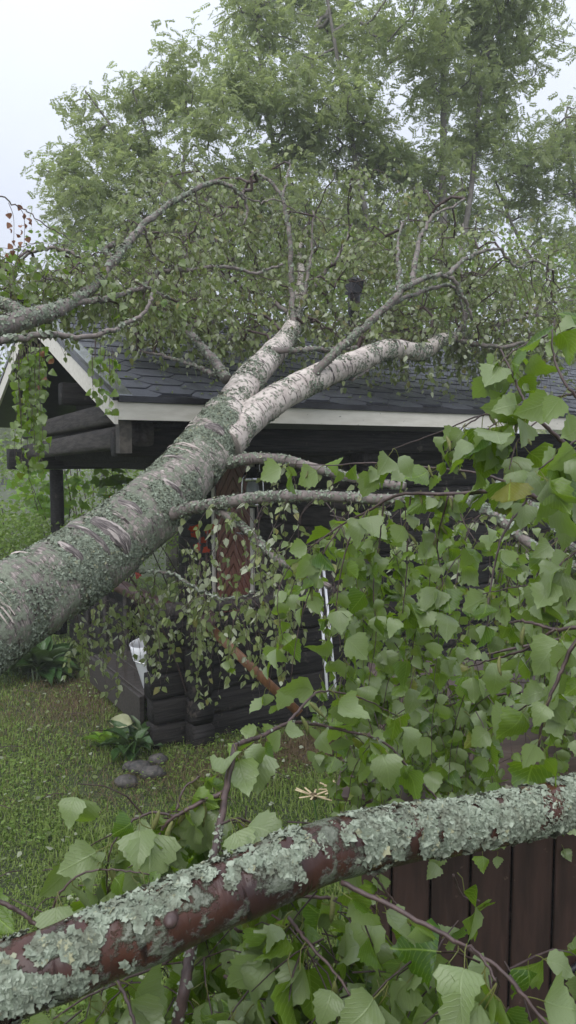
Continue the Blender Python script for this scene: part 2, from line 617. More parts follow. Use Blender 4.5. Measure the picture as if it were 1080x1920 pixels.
def birch_leaf(seed, teeth=True, petiole=.42):
    r = np.random.default_rng(seed)
    fold, curl, wave = r.uniform(.05, .6), r.uniform(-.3, .95), r.uniform(-.18, .18)
    ts = np.linspace(0, 1, 12)
    w = np.interp(ts, W_T, W_W) * r.uniform(.9, 1.1)
    V, UV = [], []

    def bend(x, t):
        a = curl * t
        z = abs(x) * fold + wave * math.sin(5 * t + 3 * x)
        y = math.sin(a) / curl if abs(curl) > .02 else t
        zz = -(1 - math.cos(a)) / curl if abs(curl) > .02 else 0
        return [x, y + petiole, zz + z]
    mid = []
    for t in ts:
        mid.append(len(V)); V.append(bend(0, t)); UV.append([0, t])
    L, Rr = [], []
    for k, t in enumerate(ts):
        for side, lst in ((-1, L), (1, Rr)):
            tw = w[k] * (1 + (.11 if k % 2 else -.06) * teeth * (0 < k < 11)) + (.008 if 0 < k < 11 else 0)
            lst.append(len(V)); V.append(bend(side * tw, min(1, t + (.02 if k % 2 else -.01) * teeth))); UV.append([side * tw / .45, t])
    F3 = []
    for k in range(11):
        F3 += [[mid[k], mid[k + 1], L[k + 1], L[k]], [mid[k + 1], mid[k], Rr[k], Rr[k + 1]]]
    Fq = np.array(F3)[:, ::-1]
    # petiole: a thin three sided stalk bent back to the twig
    P = np.array([[0, 0, .10], [0, petiole * .35, .13], [0, petiole * .7, .07], [0, petiole + .02, 0.0]])
    b0 = len(V)
    for k, q in enumerate(P):
        for a in range(3):
            V.append([q[0] + .014 * math.cos(a * 2.094), q[1], q[2] + .014 * math.sin(a * 2.094)]); UV.append([1, -.5])
    Fp = []
    for k in range(3):
        for a in range(3):
            Fp.append([b0 + k * 3 + a, b0 + k * 3 + (a + 1) % 3, b0 + k * 3 + 3 + (a + 1) % 3, b0 + k * 3 + 3 + a])
    return np.array(V), [Fq, np.array(Fp)], np.array(UV)


def small_leaf(seed):
    r = np.random.default_rng(seed)
    f, c = r.uniform(.05, .25), r.uniform(0, .3)
    V = np.array([[0, 0, .05], [0, .3, 0], [-.33, .55, f * .33], [.33, .55, f * .33], [0, .62, -.03], [-.24, .9, f * .2 - c * .3], [.24, .9, f * .2 - c * .3], [0, 1.3, -c * .7]])
    Fq = np.array([[1, 4, 2, 1], [1, 3, 4, 1], [4, 7, 5, 2], [4, 3, 6, 7]])
    F3 = [np.array([[1, 4, 2], [1, 3, 4]]), np.array([[4, 7, 5, 2], [4, 3, 6, 7]])]
    stalk = [np.array([[0, 1, 1]])]
    uv = np.zeros((8, 2))
    return V, F3, uv


def rowan_leaf(seed):
    r = np.random.default_rng(seed)
    V, Fq = [], []
    ys = np.linspace(.24, .93, 5)
    droop = r.uniform(.15, .5)
    for y in ys:
        for s in (-1, 1):
            a = r.uniform(.85, 1.2)
            d = np.array([s * math.sin(a), math.cos(a), -r.uniform(.1, .5)])
            d /= np.linalg.norm(d)
            o = np.array([0, y, -droop * y * y])
            q = np.cross(d, [0, 0, 1.0]); q /= np.linalg.norm(q)
            b = len(V)
            ln, wd = .37 * r.uniform(.85, 1.1), .098
            V += [o, o + d * ln * .45 + q * wd, o + d * ln, o + d * ln * .45 - q * wd]
            Fq.append([b, b + 1, b + 2, b + 3])
    o = np.array([0, .95, -droop * .9]); b = len(V)
    V += [o, o + [.065, .16, -.05], o + [0, .36, -.12], o + [-.065, .16, -.05]]
    Fq.append([b, b + 3, b + 2, b + 1])
    V = np.array(V)
    return V, [np.array(Fq)], np.zeros((len(V), 2))


def lobed_leaf(seed):
    r = np.random.default_rng(seed)
    ang = np.array([-150, -125, -95, -70, -48, -25, 0, 25, 48, 70, 95, 125, 150.])
    rad = np.array([.30, .46, .36, .56, .40, .55, .85, .55, .40, .56, .36, .46, .30])
    V = [[0, .35, 0]]
    for a, q in zip(ang, rad):
        q *= r.uniform(.92, 1.08)
        V.append([q * math.sin(R(a)), .35 + q * math.cos(R(a)) + .1, -.2 * q * q + r.uniform(-.04, .04)])
    n = len(ang)
    Fq = np.array([[0, i + 1, i] for i in range(1, n)])
    return np.array(V), [Fq], np.zeros((n + 1, 2))


def hosta_leaf(seed):
    r = np.random.default_rng(seed)
    ts = np.linspace(0, 1, 9)
    w = np.sin(np.pi * np.clip(ts, 0, 1) ** .8) * .26
    V, UV, Fq = [], [], []
    for k, t in enumerate(ts):
        y, z = .35 + t * .9, .35 * t - .75 * t * t
        for s in (-1, -.5, 0, .5, 1):
            V.append([s * w[k], y, z + .16 * abs(s) + .02 * r.normal()]); UV.append([s, t])
    for k in range(8):
        for j in range(4):
            a = k * 5 + j
            Fq.append([a, a + 1, a + 6, a + 5])
    b = len(V)
    for q in ([0, 0, -.3], [0, .36, 0]):
        for dx in (-.02, .02): V.append([dx, q[1], q[2]]); UV.append([1, .3])
    Fq.append([b, b + 1, b + 3, b + 2])
    return np.array(V), [np.array(Fq)], np.array(UV)


HI = [birch_leaf(k) for k in range(10)]
LO = [small_leaf(k) for k in range(6)]
ROW = [rowan_leaf(k) for k in range(5)]
LOB = [lobed_leaf(k) for k in range(5)]
HOS = [hosta_leaf(k) for k in range(5)]


def add_inst(mb, tpl, pos, rot, sc, rnd):
    V, Fs, UV = tpl
    n, k = len(pos), len(V)
    if n == 0: return
    W = np.einsum('nij,kj->nki', rot, V) * np.asarray(sc)[:, None, None] + pos[:, None]
    off = (np.arange(n) * k)[:, None, None]
    mb.add(W.reshape(-1, 3), [(f[None] + off).reshape(-1, f.shape[1]) for f in Fs], np.repeat(rnd, k), np.tile(UV, (n, 1)))


def rots(axis, normal):
    y = unit(axis)
    z = normal - y * np.sum(normal * y, -1, keepdims=True)
    z = unit(z)
    x = np.cross(y, z)
    return np.stack([x, y, z], -1)


def hang(n, r, spread=.8, down=1.0, cambias=.0, upbias=0.0):
    a = r.normal(0, 1, (n, 3)) * [spread, spread, spread * .5] + [0, 0, -down]
    nr = r.normal(0, 1, (n, 3)) + [0, -cambias, upbias]
    return rots(a, nr)


LEAF_ME = {}


def leaf_meshes(key, tpls, mat):
    if key not in LEAF_ME:
        ms = []
        for k, (V, Fs, UV) in enumerate(tpls):
            mb = MB()
            mb.add(V, Fs, .07 * k, UV)
            ms.append(mb.mesh('leaf', mat))
        LEAF_ME[key] = ms
    return LEAF_ME[key]


def foliage(root, pos, rot, sc, tpls, mat, key, cap=300, name='leaf', stuff='leaf_mass', lo=None, lo_mat=None, lo_dist=3.2):
    """the cap leaves that show largest become parts, the rest one stuff part"""
    pos, rot, sc = np.asarray(pos), np.asarray(rot), np.asarray(sc)
    px, py, d = proj(pos)
    size = sc / np.maximum(d, .2)
    size[(d < .1) | (px < -10) | (px > 1090) | (py < -10) | (py > 1930)] *= .001
    order = np.argsort(-size)
    ids = order[:cap]
    L = np.array(parent_world(root))
    ms = leaf_meshes(key, tpls, mat)
    r = random.Random(len(pos))
    for i in ids:
        o = bpy.data.objects.new(name, r.choice(ms))
        o.parent = root
        m4 = Matrix([[*rot[i][k], 0] for k in range(3)] + [[0, 0, 0, 1]])
        o.rotation_euler = m4.to_euler()
        o.location = pos[i] - L
        o.scale = (sc[i],) * 3
        COL.objects.link(o)
    rest = order[cap:]
    if len(rest):
        far = d[rest] > lo_dist if lo else np.zeros(len(rest), bool)
        rn = np.random.default_rng(3)
        nr, fr = rest[~far], rest[far]
        if len(nr):
            mb = MB()
            pick = rn.integers(0, len(tpls), len(nr))
            for k in range(len(tpls)):
                s = nr[pick == k]
                add_inst(mb, tpls[k], pos[s], rot[s], sc[s], rn.random(len(s)))
            mb.build(stuff, mat, root, kind='stuff')
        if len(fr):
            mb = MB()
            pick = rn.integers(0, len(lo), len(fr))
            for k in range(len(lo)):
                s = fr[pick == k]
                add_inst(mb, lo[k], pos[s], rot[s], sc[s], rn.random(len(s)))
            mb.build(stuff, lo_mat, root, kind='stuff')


# ------------------------------------------------------------------ lichen on tubes
def lichen(mb, P, r, count, size, dens, rg, lobes=8, lift=.35):
    """small lobed thalli on a tube; dens(s, theta, point) in 0..1"""
    P = np.asarray(P)
    r = np.broadcast_to(r, (len(P),))
    T, N, B = frames(P)
    seg = np.linalg.norm(np.diff(P, axis=0), axis=1)
    s = np.concatenate([[0], np.cumsum(seg)])
    w = np.concatenate([[0], np.cumsum(seg * (r[1:] + r[:-1]))])
    u = rg.random(count) * w[-1]
    ss = np.interp(u, w, s)
    th = rg.random(count) * 2 * np.pi
    ip = lambda A: np.stack([np.interp(ss, s, A[:, k]) for k in range(3)], -1)
    p, n_, b_, t_ = ip(P), unit(ip(N)), unit(ip(B)), unit(ip(T))
    rad = np.interp(ss, s, r)
    out = n_ * np.cos(th)[:, None] + b_ * np.sin(th)[:, None]
    q = p + out * rad[:, None]
    keep = np.array([rg.random() < dens(ss[i], out[i], q[i], rad[i]) for i in range(count)])
    q, out, t_ = q[keep], out[keep], t_[keep]
    n = len(q)
    if n == 0: return
    sz = rg.uniform(size[0], size[1], n) * rg.choice([1, 1, 1.5], n)
    nn = unit(out + rg.normal(0, lift, (n, 3)))
    x = unit(np.cross(nn, rg.normal(0, 1, (n, 3))))
    y = np.cross(nn, x)
    k = lobes * 2
    ang = np.linspace(0, 2 * np.pi, k, endpoint=False)
    rl = np.where(np.arange(k) % 2, .74, 1.0)[None] * rg.uniform(.8, 1.2, (n, k)) * (1 + .25 * np.cos(ang[None] + rg.uniform(0, 6.28, (n, 1))))
    rim = rg.uniform(-.1, .3, (n, k)) + .2 * np.cos(2 * ang[None] + rg.uniform(0, 6.28, (n, 1)))
    c = q + nn * (sz * .12)[:, None]
    ring = c[:, None] + (x[:, None] * np.cos(ang)[None, :, None] + y[:, None] * np.sin(ang)[None, :, None]) * (rl * sz[:, None])[..., None] + nn[:, None] * (rim * sz[:, None])[..., None]
    V = np.concatenate([c[:, None], ring], 1).reshape(-1, 3)
    kk = np.arange(k)
    base = (np.arange(n) * (k + 1))[:, None]
    tri = np.stack([np.broadcast_to(base, (n, k)), base + 1 + kk, base + 1 + (kk + 1) % k], -1).reshape(-1, 3)
    mb.add(V, tri, np.repeat(rg.random(n), k + 1))


def N3(q, s, o=0.0):
    return mnoise.noise(Vector((q[0] * s + o, q[1] * s, q[2] * s)))


# ------------------------------------------------------------------ ground
def ground_z(x, y):
    return .03 * np.sin(x * .8 + 1) * np.cos(y * .7) + .02 * np.sin(x * 2.1 + y * 1.7)


def dry_patch(x, y):
    a = np.exp(-(((x + 1.75) / .75) ** 2 + ((y - 6.3) / .9) ** 2))
    a *= .8
    b = np.exp(-(((x - .1) / .9) ** 2 + ((y - 5.35 - .5 * (x)) / .45) ** 2))
    return np.clip(a + .8 * b, 0, 1)


mb = MB()
xs = np.concatenate([np.linspace(-160, -12, 16), np.linspace(-10, 10, 81), np.linspace(12, 160, 16)])
ys = np.concatenate([np.linspace(-60, -3, 8), np.linspace(-2, 18, 81), np.linspace(20, 200, 20)])
X, Y = np.meshgrid(xs, ys, indexing='ij')
near = np.exp(-((X / 9) ** 2 + ((Y - 6) / 9) ** 2))
Z = ground_z(X, Y) * near
nx, ny = X.shape
i, j = np.meshgrid(np.arange(nx - 1), np.arange(ny - 1), indexing='ij')
a = i * ny + j
mb.add(np.stack([X, Y, Z], -1).reshape(-1, 3), np.stack([a, a + ny, a + ny + 1, a + 1], -1).reshape(-1, 4), dry_patch(X, Y).ravel())
tag(mb.build('ground', M['ground']), kind='structure')


def blades(n, x, y, h, lean, wd, rg, mat, name, label=None):
    z = ground_z(x, y) * np.exp(-((x / 9) ** 2 + ((y - 6) / 9) ** 2))
    ph = rg.random(n) * 6.283
    d = np.stack([np.cos(ph), np.sin(ph), np.zeros(n)], -1)
    s = np.stack([-np.sin(ph), np.cos(ph), np.zeros(n)], -1) * (wd / 2)[:, None]
    b = np.stack([x, y, z], -1)
    m = b + d * (lean * h * .3)[:, None] + np.array([0, 0, 1]) * (h * .6)[:, None]
    t = b + d * (lean * h)[:, None] + np.array([0, 0, 1]) * (h * np.clip(1.05 - .5 * lean, .2, 1))[:, None]
    V = np.stack([b - s, b + s, m + s * .8, m - s * .8, t], 1).reshape(-1, 3)
    pat = np.array([mnoise.noise(Vector((p_ * 2.3, q_ * 2.3, 4))) + .6 * mnoise.noise(Vector((p_ * 7, q_ * 7, 9))) for p_, q_ in zip(x, y)])
    tint = np.clip(.45 + .7 * pat + rg.normal(0, .16, n), 0, .9)
    k = (np.arange(n) * 5)[:, None]
    mb = MB()
    mb.add(V, [k + [0, 1, 2, 3], k + [3, 2, 4]], np.repeat(tint * .98, 5))
    return tag(mb.build(name, mat), label, None, None, 'stuff')


n = 210000
rg = np.random.default_rng(11)
y = 2.2 + 10.5 * rg.random(n) ** 1.35
x = rg.uniform(-.55, .25, n) * (y + 1.2) + rg.normal(0, .2, n)
dp = dry_patch(x, y)
keep = rg.random(n) > dp * .75
x, y = x[keep], y[keep]
pn = np.array([mnoise.noise(Vector((a * 1.6, b * 1.6, 0))) for a, b in zip(x, y)])
blades(len(x), x, y, rg.uniform(.02, .055, len(x)) * np.clip(1 + 1.3 * pn, .4, 2), rg.uniform(.2, 1.3, len(x)), rg.uniform(.003, .009, len(x)), rg, M['grass'], 'grass', 'short green lawn grass around the cabin')
n = 9000
x = rg.normal(-1.75, .7, n); y = rg.normal(6.3, .8, n)
x2 = rg.normal(.1, .6, n); y2 = 5.2 + .5 * x2 + rg.normal(0, .22, n)
x, y = np.concatenate([x, x2]), np.concatenate([y, y2])
blades(2 * n, x, y, rg.uniform(.02, .07, 2 * n), rg.uniform(.5, 2, 2 * n), rg.uniform(.002, .005, 2 * n), rg, M['dry'], 'dry_grass', 'brown dead grass at the foot of the porch')

# clover and moss between the blades
n = 22000
y = 2.4 + 6.5 * rg.random(n) ** 1.2; x = rg.uniform(-.5, .2, n) * (y + .6)
kp = np.array([mnoise.noise(Vector((a * 1.3 + 9, b * 1.3, 0))) for a, b in zip(x, y)]) > .02
x, y = x[kp], y[kp]; n = len(x)
pos = np.stack([x, y, ground_z(x, y) + rg.uniform(.03, .07, n)], -1)
mb = MB()
add_inst(mb, LO[1], pos, rots(rg.normal(0, 1, (n, 3)) * [1, 1, .15], rg.normal(0, .3, (n, 3)) + [0, 0, 1]), rg.uniform(.012, .026, n), rg.random(n))
tag(mb.build('clover', M['bush']), 'patches of clover in the lawn', None, None, 'stuff')
# leaf litter on the lawn
n = 720
y = rg.uniform(2.6, 8, n); x = rg.uniform(-.5, .15, n) * y
pos = np.stack([x, y, ground_z(x, y) + .04], -1)
ro = rots(rg.normal(0, 1, (n, 3)) * [1, 1, .2], rg.normal(0, .5, (n, 3)) + np.array([0, 0, 1]) * rg.choice([-1, 1], (n, 1)))
mb = MB()
for k in range(6):
    s = slice(k * 120, k * 120 + 120)
    add_inst(mb, LO[k], pos[s], ro[s], rg.uniform(.02, .045, 120), rg.random(120))
tag(mb.build('leaf_litter', M['leaf_small']), 'green birch leaves torn off and scattered over the lawn', None, None, 'stuff')

# broken twigs strewn on the lawn
mb = MB()
for k in range(46):
    y0_ = rg.uniform(3, 7.6); x0_ = rg.uniform(-.46, .05) * y0_
    a_ = rg.uniform(0, 6.28); l_ = rg.uniform(.06, .3)
    p0 = np.array([x0_, y0_, float(ground_z(x0_, y0_)) + .045]); dv = np.array([math.cos(a_), math.sin(a_), 0])
    tube(mb, spline([p0, p0 + dv * l_ * .5 + [0, 0, rg.uniform(0, .03)], p0 + dv * l_ + rg.normal(0, .02, 3) * [1, 1, .2]], 3), [.003] * 4 + [.0015] if False else .0028, 4)
tag(mb.build('twig_litter', M['twig']), 'thin broken twigs strewn over the lawn', None, None, 'stuff')

# ------------------------------------------------------------------ log cabin (local frame: x along the eave, y towards the ridge)
TH = R(31)
E0 = at(220, 787, 4.7)
EZ = E0[2]                                   # underside of the eave fascia
U = np.array([math.cos(TH), math.sin(TH), 0])
Vv = np.array([-math.sin(TH), math.cos(TH), 0])
RIDGE, LEN = 2.35, 7.2
SL = math.tan(R(21.5))
RZ = EZ + .155                                # top of the shingles at the eave


def cab(x, y, z=0):
    return np.array([E0[0], E0[1], 0]) + U * x + Vv * y + np.array([0, 0, z])


def cab_inv(P):
    d = np.atleast_2d(P)[:, :2] - E0[:2]
    return d @ U[:2], d @ Vv[:2]


def roof_z(P):
    lx, ly = cab_inv(P)
    z = RZ + SL * np.where(ly < RIDGE, ly, 2 * RIDGE - ly)
    z[(lx < -.05) | (lx > LEN) | (ly < -.06) | (ly > 2 * RIDGE + .06)] = -9
    return z


cabin = thing('log_cabin', 'low black log cabin with porch and grey hexagon shingle roof under the fallen birch', 'cabin', (E0[0], E0[1], 0), TH)
cabin['_local'] = 1


def part(name, mb, mat, parent=None, smooth=False, kind=None):
    p = parent or cabin
    if p is not cabin: p['_local'] = 1
    return mb.build(name, mat, p, smooth, kind)


# roof slabs
mb = MB()
for side in (0, 1):
    yy = (lambda y: y) if side == 0 else (lambda y: 2 * RIDGE - y)
    t0, t1 = RZ - .012, RZ - .07
    c = []
    for z in (t1, t0):
        c += [[.01, yy(0), z], [LEN, yy(0), z], [LEN, yy(RIDGE), z + SL * RIDGE], [.01, yy(RIDGE), z + SL * RIDGE]]
    hexa(mb, c)
roof = part('roof', mb, M['metal_dark'])
roof['_local'] = 1
# hexagonal shingles, each a part
ca, sa = 1 / math.hypot(1, SL), SL / math.hypot(1, SL)


def shingle_mesh(seed):
    mb = MB()
    q = np.array([[-.178, 0], [-.098, -.099], [.098, -.099], [.178, 0], [.098, .099], [-.098, .099]])
    r = np.random.default_rng(seed)
    V = []
    for z, f in ((-.011, 1), (0, .995)):
        for x_, y_ in q: V.append([x_ * f, y_ * f, z + (.004 if y_ < 0 else -.004) * (z == 0) + r.normal(0, .0008)])
    k = np.arange(6)
    mb.add(V, [np.stack([k, (k + 1) % 6, (k + 1) % 6 + 6, k + 6], -1), (np.arange(6) + 6)[None]])
    return mb.mesh('shingle', M['shingle'], False)


SH = [shingle_mesh(k) for k in range(4)]
sl_len = RIDGE / ca
tilt = Euler((math.atan(SL), 0, 0))
cnt = 0
for ci in range(26):
    for ri in range(13):
        sx = .15 + ci * .28
        sv = .07 + ri * .202 + (.101 if ci % 2 else 0)
        if sv > sl_len - .02 or sx > LEN - .1 or cnt >= 300: continue
        o = bpy.data.objects.new('shingle', SH[(ci * 3 + ri) % 4])
        o.parent = roof
        o.location = (sx, sv * ca, RZ + sv * sa)
        o.rotation_euler = tilt
        COL.objects.link(o)
        cnt += 1
# ridge cap
mb = MB()
tube(mb, [[0, RIDGE, RZ + SL * RIDGE - .015], [LEN, RIDGE, RZ + SL * RIDGE - .015]], .05, 8)
part('ridge_cap', mb, M['shingle'], roof)

# black drip edge, cream fascia, rake boards, flashing
mb = MB(); box(mb, [.0, -.04, EZ + .112], [LEN, .02, EZ + .150]); part('drip_edge', mb, M['metal_dark'])
mb = MB(); box(mb, [.0, -.022, EZ], [LEN, .003, EZ + .110]); part('eave_fascia', mb, M['cream'])


def rake_mb(y0, y1, x0, x1, zb, zt):
    mb = MB()
    f = lambda y: SL * (y if y <= RIDGE else 2 * RIDGE - y)
    c = []
    for z in (zb, zt):
        c += [[x0, y0, z + f(y0)], [x1, y0, z + f(y0)], [x1, y1, z + f(y1)], [x0, y1, z + f(y1)]]
    hexa(mb, c)
    return mb


for y0, y1 in ((-.022, RIDGE), (RIDGE, 2 * RIDGE + .02)):
    part('rake_fascia', rake_mb(y0, y1, -.026, -.002, EZ - .02, EZ + .125), M['cream'])
    part('rake_trim', rake_mb(y0, y1, -.034, -.001, EZ + .127, EZ + .165), M['metal_dark'])
    part('rake_flashing', rake_mb(y0, y1, .0, .10, RZ + .006, RZ + .012), M['flash'])
mb = MB(); box(mb, [LEN - .02, -.02, EZ], [LEN, .003, EZ + .1])

# log walls
Hl = .185
WY = .45
rs = 0


def log(p0, p1, h=Hl, w=.17, mat='stain', name='log', sq=6.5, parent=None):
    global rs
    rs += 1
    return part(name, log_mb(p0, p1, h * .992, w, rs, n=16, sq=sq), M[mat], parent, True)


for k in range(5):
    log([.34 + .02 * (k % 2), WY, .09 + k * Hl], [2.28, WY, .09 + k * Hl])
for k in range(12):
    log([2.29, WY, .09 + k * Hl], [LEN - .3, WY, .09 + k * Hl])
for k in range(5):
    log([.68, .23 + .015 * (k % 3), .0 + k * Hl + .08], [.68, WY + .55, .0 + k * Hl + .08], Hl, .18)
for k in range(12):                                                # stub ends of the door wall
    if k > 4: log([2.2, .25, .09 + k * Hl], [2.2, WY, .09 + k * Hl])
# door wall (faces the porch), with the opening for the door
DX = 2.2
for k in range(12):
    z = .09 + k * Hl
    log([DX, WY + .09, z], [DX, 2.10, z], Hl, .15, 'stain_x')
    log([DX, 3.12, z], [DX, 4.15, z], Hl, .15, 'stain')
    if k == 11: log([DX, 2.101, z], [DX, 3.119, z], Hl, .15, 'stain')
for k in range(12):                                                # far long wall behind the porch
    log([DX, 4.15, .09 + k * Hl], [LEN - .3, 4.15, .09 + k * Hl])
# gable infill above the porch
for k in range(5):
    z = EZ - .07 + k * .19
    y0 = max(.3, (z - EZ + .1) / SL + .25)
    if y0 < RIDGE - .1: log([.74, y0, z], [.74, 2 * RIDGE - y0, z], .19, .14)
log([.74, .3, EZ - .26], [.74, 4.68, EZ - .26], .19, .14)
log([.745, 4.3, EZ - .07], [.745, 4.66, EZ - .07], .185, .12)
for k in range(4):                                                 # black logs added beyond the deck as the dark mass under the rail
    log([.78, 1.95, .09 + k * Hl], [.78, 4.0, .09 + k * Hl])
# bracket logs under the rake, front corner
for k, (za, zb, ya, yb) in enumerate(((EZ - .085, EZ - .20, .12, 2.9), (EZ + .085, EZ + .02, .36, 2.9))):
    log([.22, ya, za], [.36, 4.3, zb], .165, .14, 'stain_x', 'bracket_log', 5)
mb = MB(); box(mb, [.02, .02, EZ - .21], [.10, .10, EZ - .004]); part('eave_bracket', mb, M['endgrain'])
# wall plates
log([.14, WY - .2, EZ - .12], [LEN - .2, WY - .2, EZ - .12], .18, .16, 'stain', 'wall_plate', 5)
log([.14, WY + .05, EZ - .14], [LEN - .2, WY + .05, EZ - .14], .2, .18, 'stain', 'wall_plate', 5)
log([.10, 4.1, EZ - .28], [LEN - .2, 4.1, EZ - .28], .24, .2, 'stain', 'wall_plate', 5)
log([.16, 2.0, EZ + .3], [LEN - .2, 2.0, EZ + .3], .2, .18, 'stain', 'purlin', 5)
log([.66, .2, EZ - .2], [.66, 4.5, EZ - .2], .2, .16, 'stain', 'tie_beam', 5)
mb = MB()
tube(mb, [[.62, 4.1, .05], [.62, 4.1, EZ - .4]], [.08, .075], 14)
part('porch_post', mb, M['stain'], smooth=True)
# soffit boards
mb = MB()
hexa(mb, [[.03, .01, EZ - .0], [LEN, .01, EZ], [LEN, .5, EZ + .5 * SL - .03], [.03, .5, EZ + .5 * SL - .03], [.03, .01, EZ + .02], [LEN, .01, EZ + .02], [LEN, .5, EZ + .5 * SL], [.03, .5, EZ + .5 * SL]])
part('soffit', mb, M['stain'])
# porch deck and rail
for k in range(10):
    mb = MB(); board(mb, [.45 + .175 * k, .62, .33], [.45 + .175 * k, 1.9, .33], .165, .03, [0, 0, 1]); part('deck_board', mb, M['deck'])
mb = MB(); board(mb, [.345, .60, .22], [.345, 1.9, .22], .24, .035, [1, 0, 0]); part('deck_edge_board', mb, M['deck'])
log([.66, WY + .2, .92], [.66, 4.1, .92], .12, .12, 'maroon', 'porch_rail', 2.4)
log([.40, WY + .06, .985], [2.1, WY + .06, .985], .1, .16, 'stain_x', 'porch_rail', 3)
for k in range(5):
    mb = MB(); yk = 1.3 + .62 * k
    board(mb, [.68, yk, .34], [.68, yk, .86], .09, .03, [1, 0, 0]); part('baluster', mb, M['stain_x'])
# door with herringbone boards
dmb = MB(); box(dmb, [DX - .06, 2.16, .36], [DX - .03, 3.06, 2.14])
door = part('door', dmb, M['stain'])
y0, y1, zc = 2.19, 3.03, .40
hw = (y1 - y0) / 2
yc = (y0 + y1) / 2
k = 0
zz = .10
while zz < 2.25:
    for s in (-1, 1):
        a, b = np.array([DX - .068, yc + s * .002, zz + hw]), np.array([DX - .068, yc + s * hw, zz])
        lo, hi = zz, zz + hw
        # trim to the door leaf
        za, zb = max(a[2], .38), max(b[2], .38)
        fa = lambda z: yc + s * (hw * (zz + hw - z) / hw)
        zt = min(a[2], 2.12); zb_ = max(b[2], .40)
        if zt - zb_ > .06:
            m2 = MB()
            h = .112
            P4 = [[fa(zt), zt], [fa(zb_), zb_]]
            q = []
            for xx in (DX - .072, DX - .061):
                q += [[xx, P4[0][0], P4[0][1]], [xx, P4[1][0], P4[1][1]], [xx, P4[1][0], P4[1][1] - h], [xx, P4[0][0], P4[0][1] - h]]
            hexa(m2, q)
            part('door_board', m2, M['door'], door)
    zz += .135
for yk in (2.145, 3.075):
    mb = MB(); box(mb, [DX - .095, yk - .035, .34], [DX - .077, yk + .035, 2.16]); part('door_frame', mb, M['cream'], door)
mb = MB(); box(mb, [DX - .095, 2.182, 2.145], [DX - .077, 3.038, 2.21]); part('door_frame', mb, M['cream'], door)
mb = MB(); tube(mb, [[DX - .08, 2.28, 1.3], [DX - .13, 2.28, 1.3], [DX - .13, 2.40, 1.3]], .011, 6); part('handle', mb, M['steel'], door)
# chimney
cx, cy = cab_inv(at(664, 540, 7.3))
cx, cy = float(cx[0]), float(cy[0])
cz = at(664, 540, 7.3)[2]
ch = MB(); tube(ch, [[cx, cy, RZ + SL * min(cy, 2 * RIDGE - cy) - .1], [cx, cy, cz - .05]], .06, 14, cap=False)
chim = part('chimney', ch, M['metal_dark'], smooth=True)
mb = MB(); box(mb, [cx - .066, cy - .066, cz - .06], [cx + .066, cy + .066, cz + .06]); part('cap', mb, M['metal_dark'], chim)
mb = MB()
hexa(mb, [[cx - .08, cy - .08, cz + .062], [cx + .08, cy - .08, cz + .062], [cx + .08, cy + .08, cz + .062], [cx - .08, cy + .08, cz + .062], [cx - .03, cy - .03, cz + .1], [cx + .03, cy - .03, cz + .1], [cx + .03, cy + .03, cz + .1], [cx - .03, cy + .03, cz + .1]])
part('cowl', mb, M['metal_dark'], chim)

# torn leaves and bits lying on the roof
n = 900
lx = rg.uniform(.1, 6, n); ly = rg.beta(1.2, 1.3, n) * RIDGE
pos = np.array([cab(a, b, RZ + SL * b + .012) for a, b in zip(lx, ly)])
ro = rots(rg.normal(0, 1, (n, 3)) * [1, 1, .3], rg.normal(0, .35, (n, 3)) + [0, 0, 1])
mb = MB()
for k in range(6):
    s = slice(k * 150, k * 150 + 150)
    add_inst(mb, LO[k], pos[s], ro[s], rg.uniform(.015, .04, 150), rg.random(150))
tag(mb.build('roof_litter', M['leaf_small']), 'torn birch leaves lying on the dark shingles', None, None, 'stuff')

# ------------------------------------------------------------------ branch growth
def grow(init, A, rg, pen=.25, sag=.1):
    """connect each attractor to the nearest part of the existing wood; returns nodes, parents, descendants"""
    P = [np.asarray(p) for p in init]
    n0 = len(P)
    A = np.asarray(A)
    d0 = np.min(np.linalg.norm(A[:, None] - np.asarray(init)[None], axis=2), axis=1)
    A = A[np.argsort(d0)]
    par = [-1] * n0
    cost = [0.0] * n0
    arr = np.zeros((n0 + 2 * len(A), 3))
    carr = np.zeros(n0 + 2 * len(A))
    arr[:n0] = init
    n = n0
    for a in A:
        d = np.linalg.norm(arr[:n] - a, axis=1)
        k = int(np.argmin(d + pen * carr[:n]))
        mid = (arr[k] + a) / 2 + rg.normal(0, .10, 3) * d[k] + np.array([0, 0, sag * d[k]])
        arr[n] = mid; par.append(k); carr[n] = carr[k] + d[k] * .5; n += 1
        arr[n] = a; par.append(n - 1); carr[n] = carr[k] + d[k]; n += 1
    desc = np.zeros(n)
    desc[n0:] = 1
    for i in range(n - 1, n0 - 1, -1):
        if par[i] >= 0: desc[par[i]] += desc[i]
    return arr[:n], np.array(par), desc, n0


def grow_mesh(mb, nodes, par, desc, n0, r0, pw=.5, rmax=.05, seed=0):
    for i in range(n0, len(nodes)):
        k = par[i]
        ra, rb = min(rmax, r0 * max(1, desc[i]) ** pw), min(rmax, r0 * max(1, desc[i] - 1) ** pw)
        a, b = nodes[k], nodes[i]
        d = b - a
        L = np.linalg.norm(d)
        if L < 1e-4: continue
        d = d / L
        x = unit(np.cross(d, [.3, .5, .81])); y = np.cross(d, x)
        th = np.arange(4) * np.pi / 2
        ring = x * np.cos(th)[:, None] + y * np.sin(th)[:, None]
        V = np.vstack([a + ring * ra, b + ring * rb])
        q = np.arange(4)
        bc = np.vstack([np.c_[np.cos(th) * ra, np.sin(th) * ra, np.full(4, i * .3)], np.c_[np.cos(th) * rb, np.sin(th) * rb, np.full(4, i * .3 + L)]])
        mb.add(V, np.stack([q, (q + 1) % 4, (q + 1) % 4 + 4, q + 4], -1), .5, None, bc)


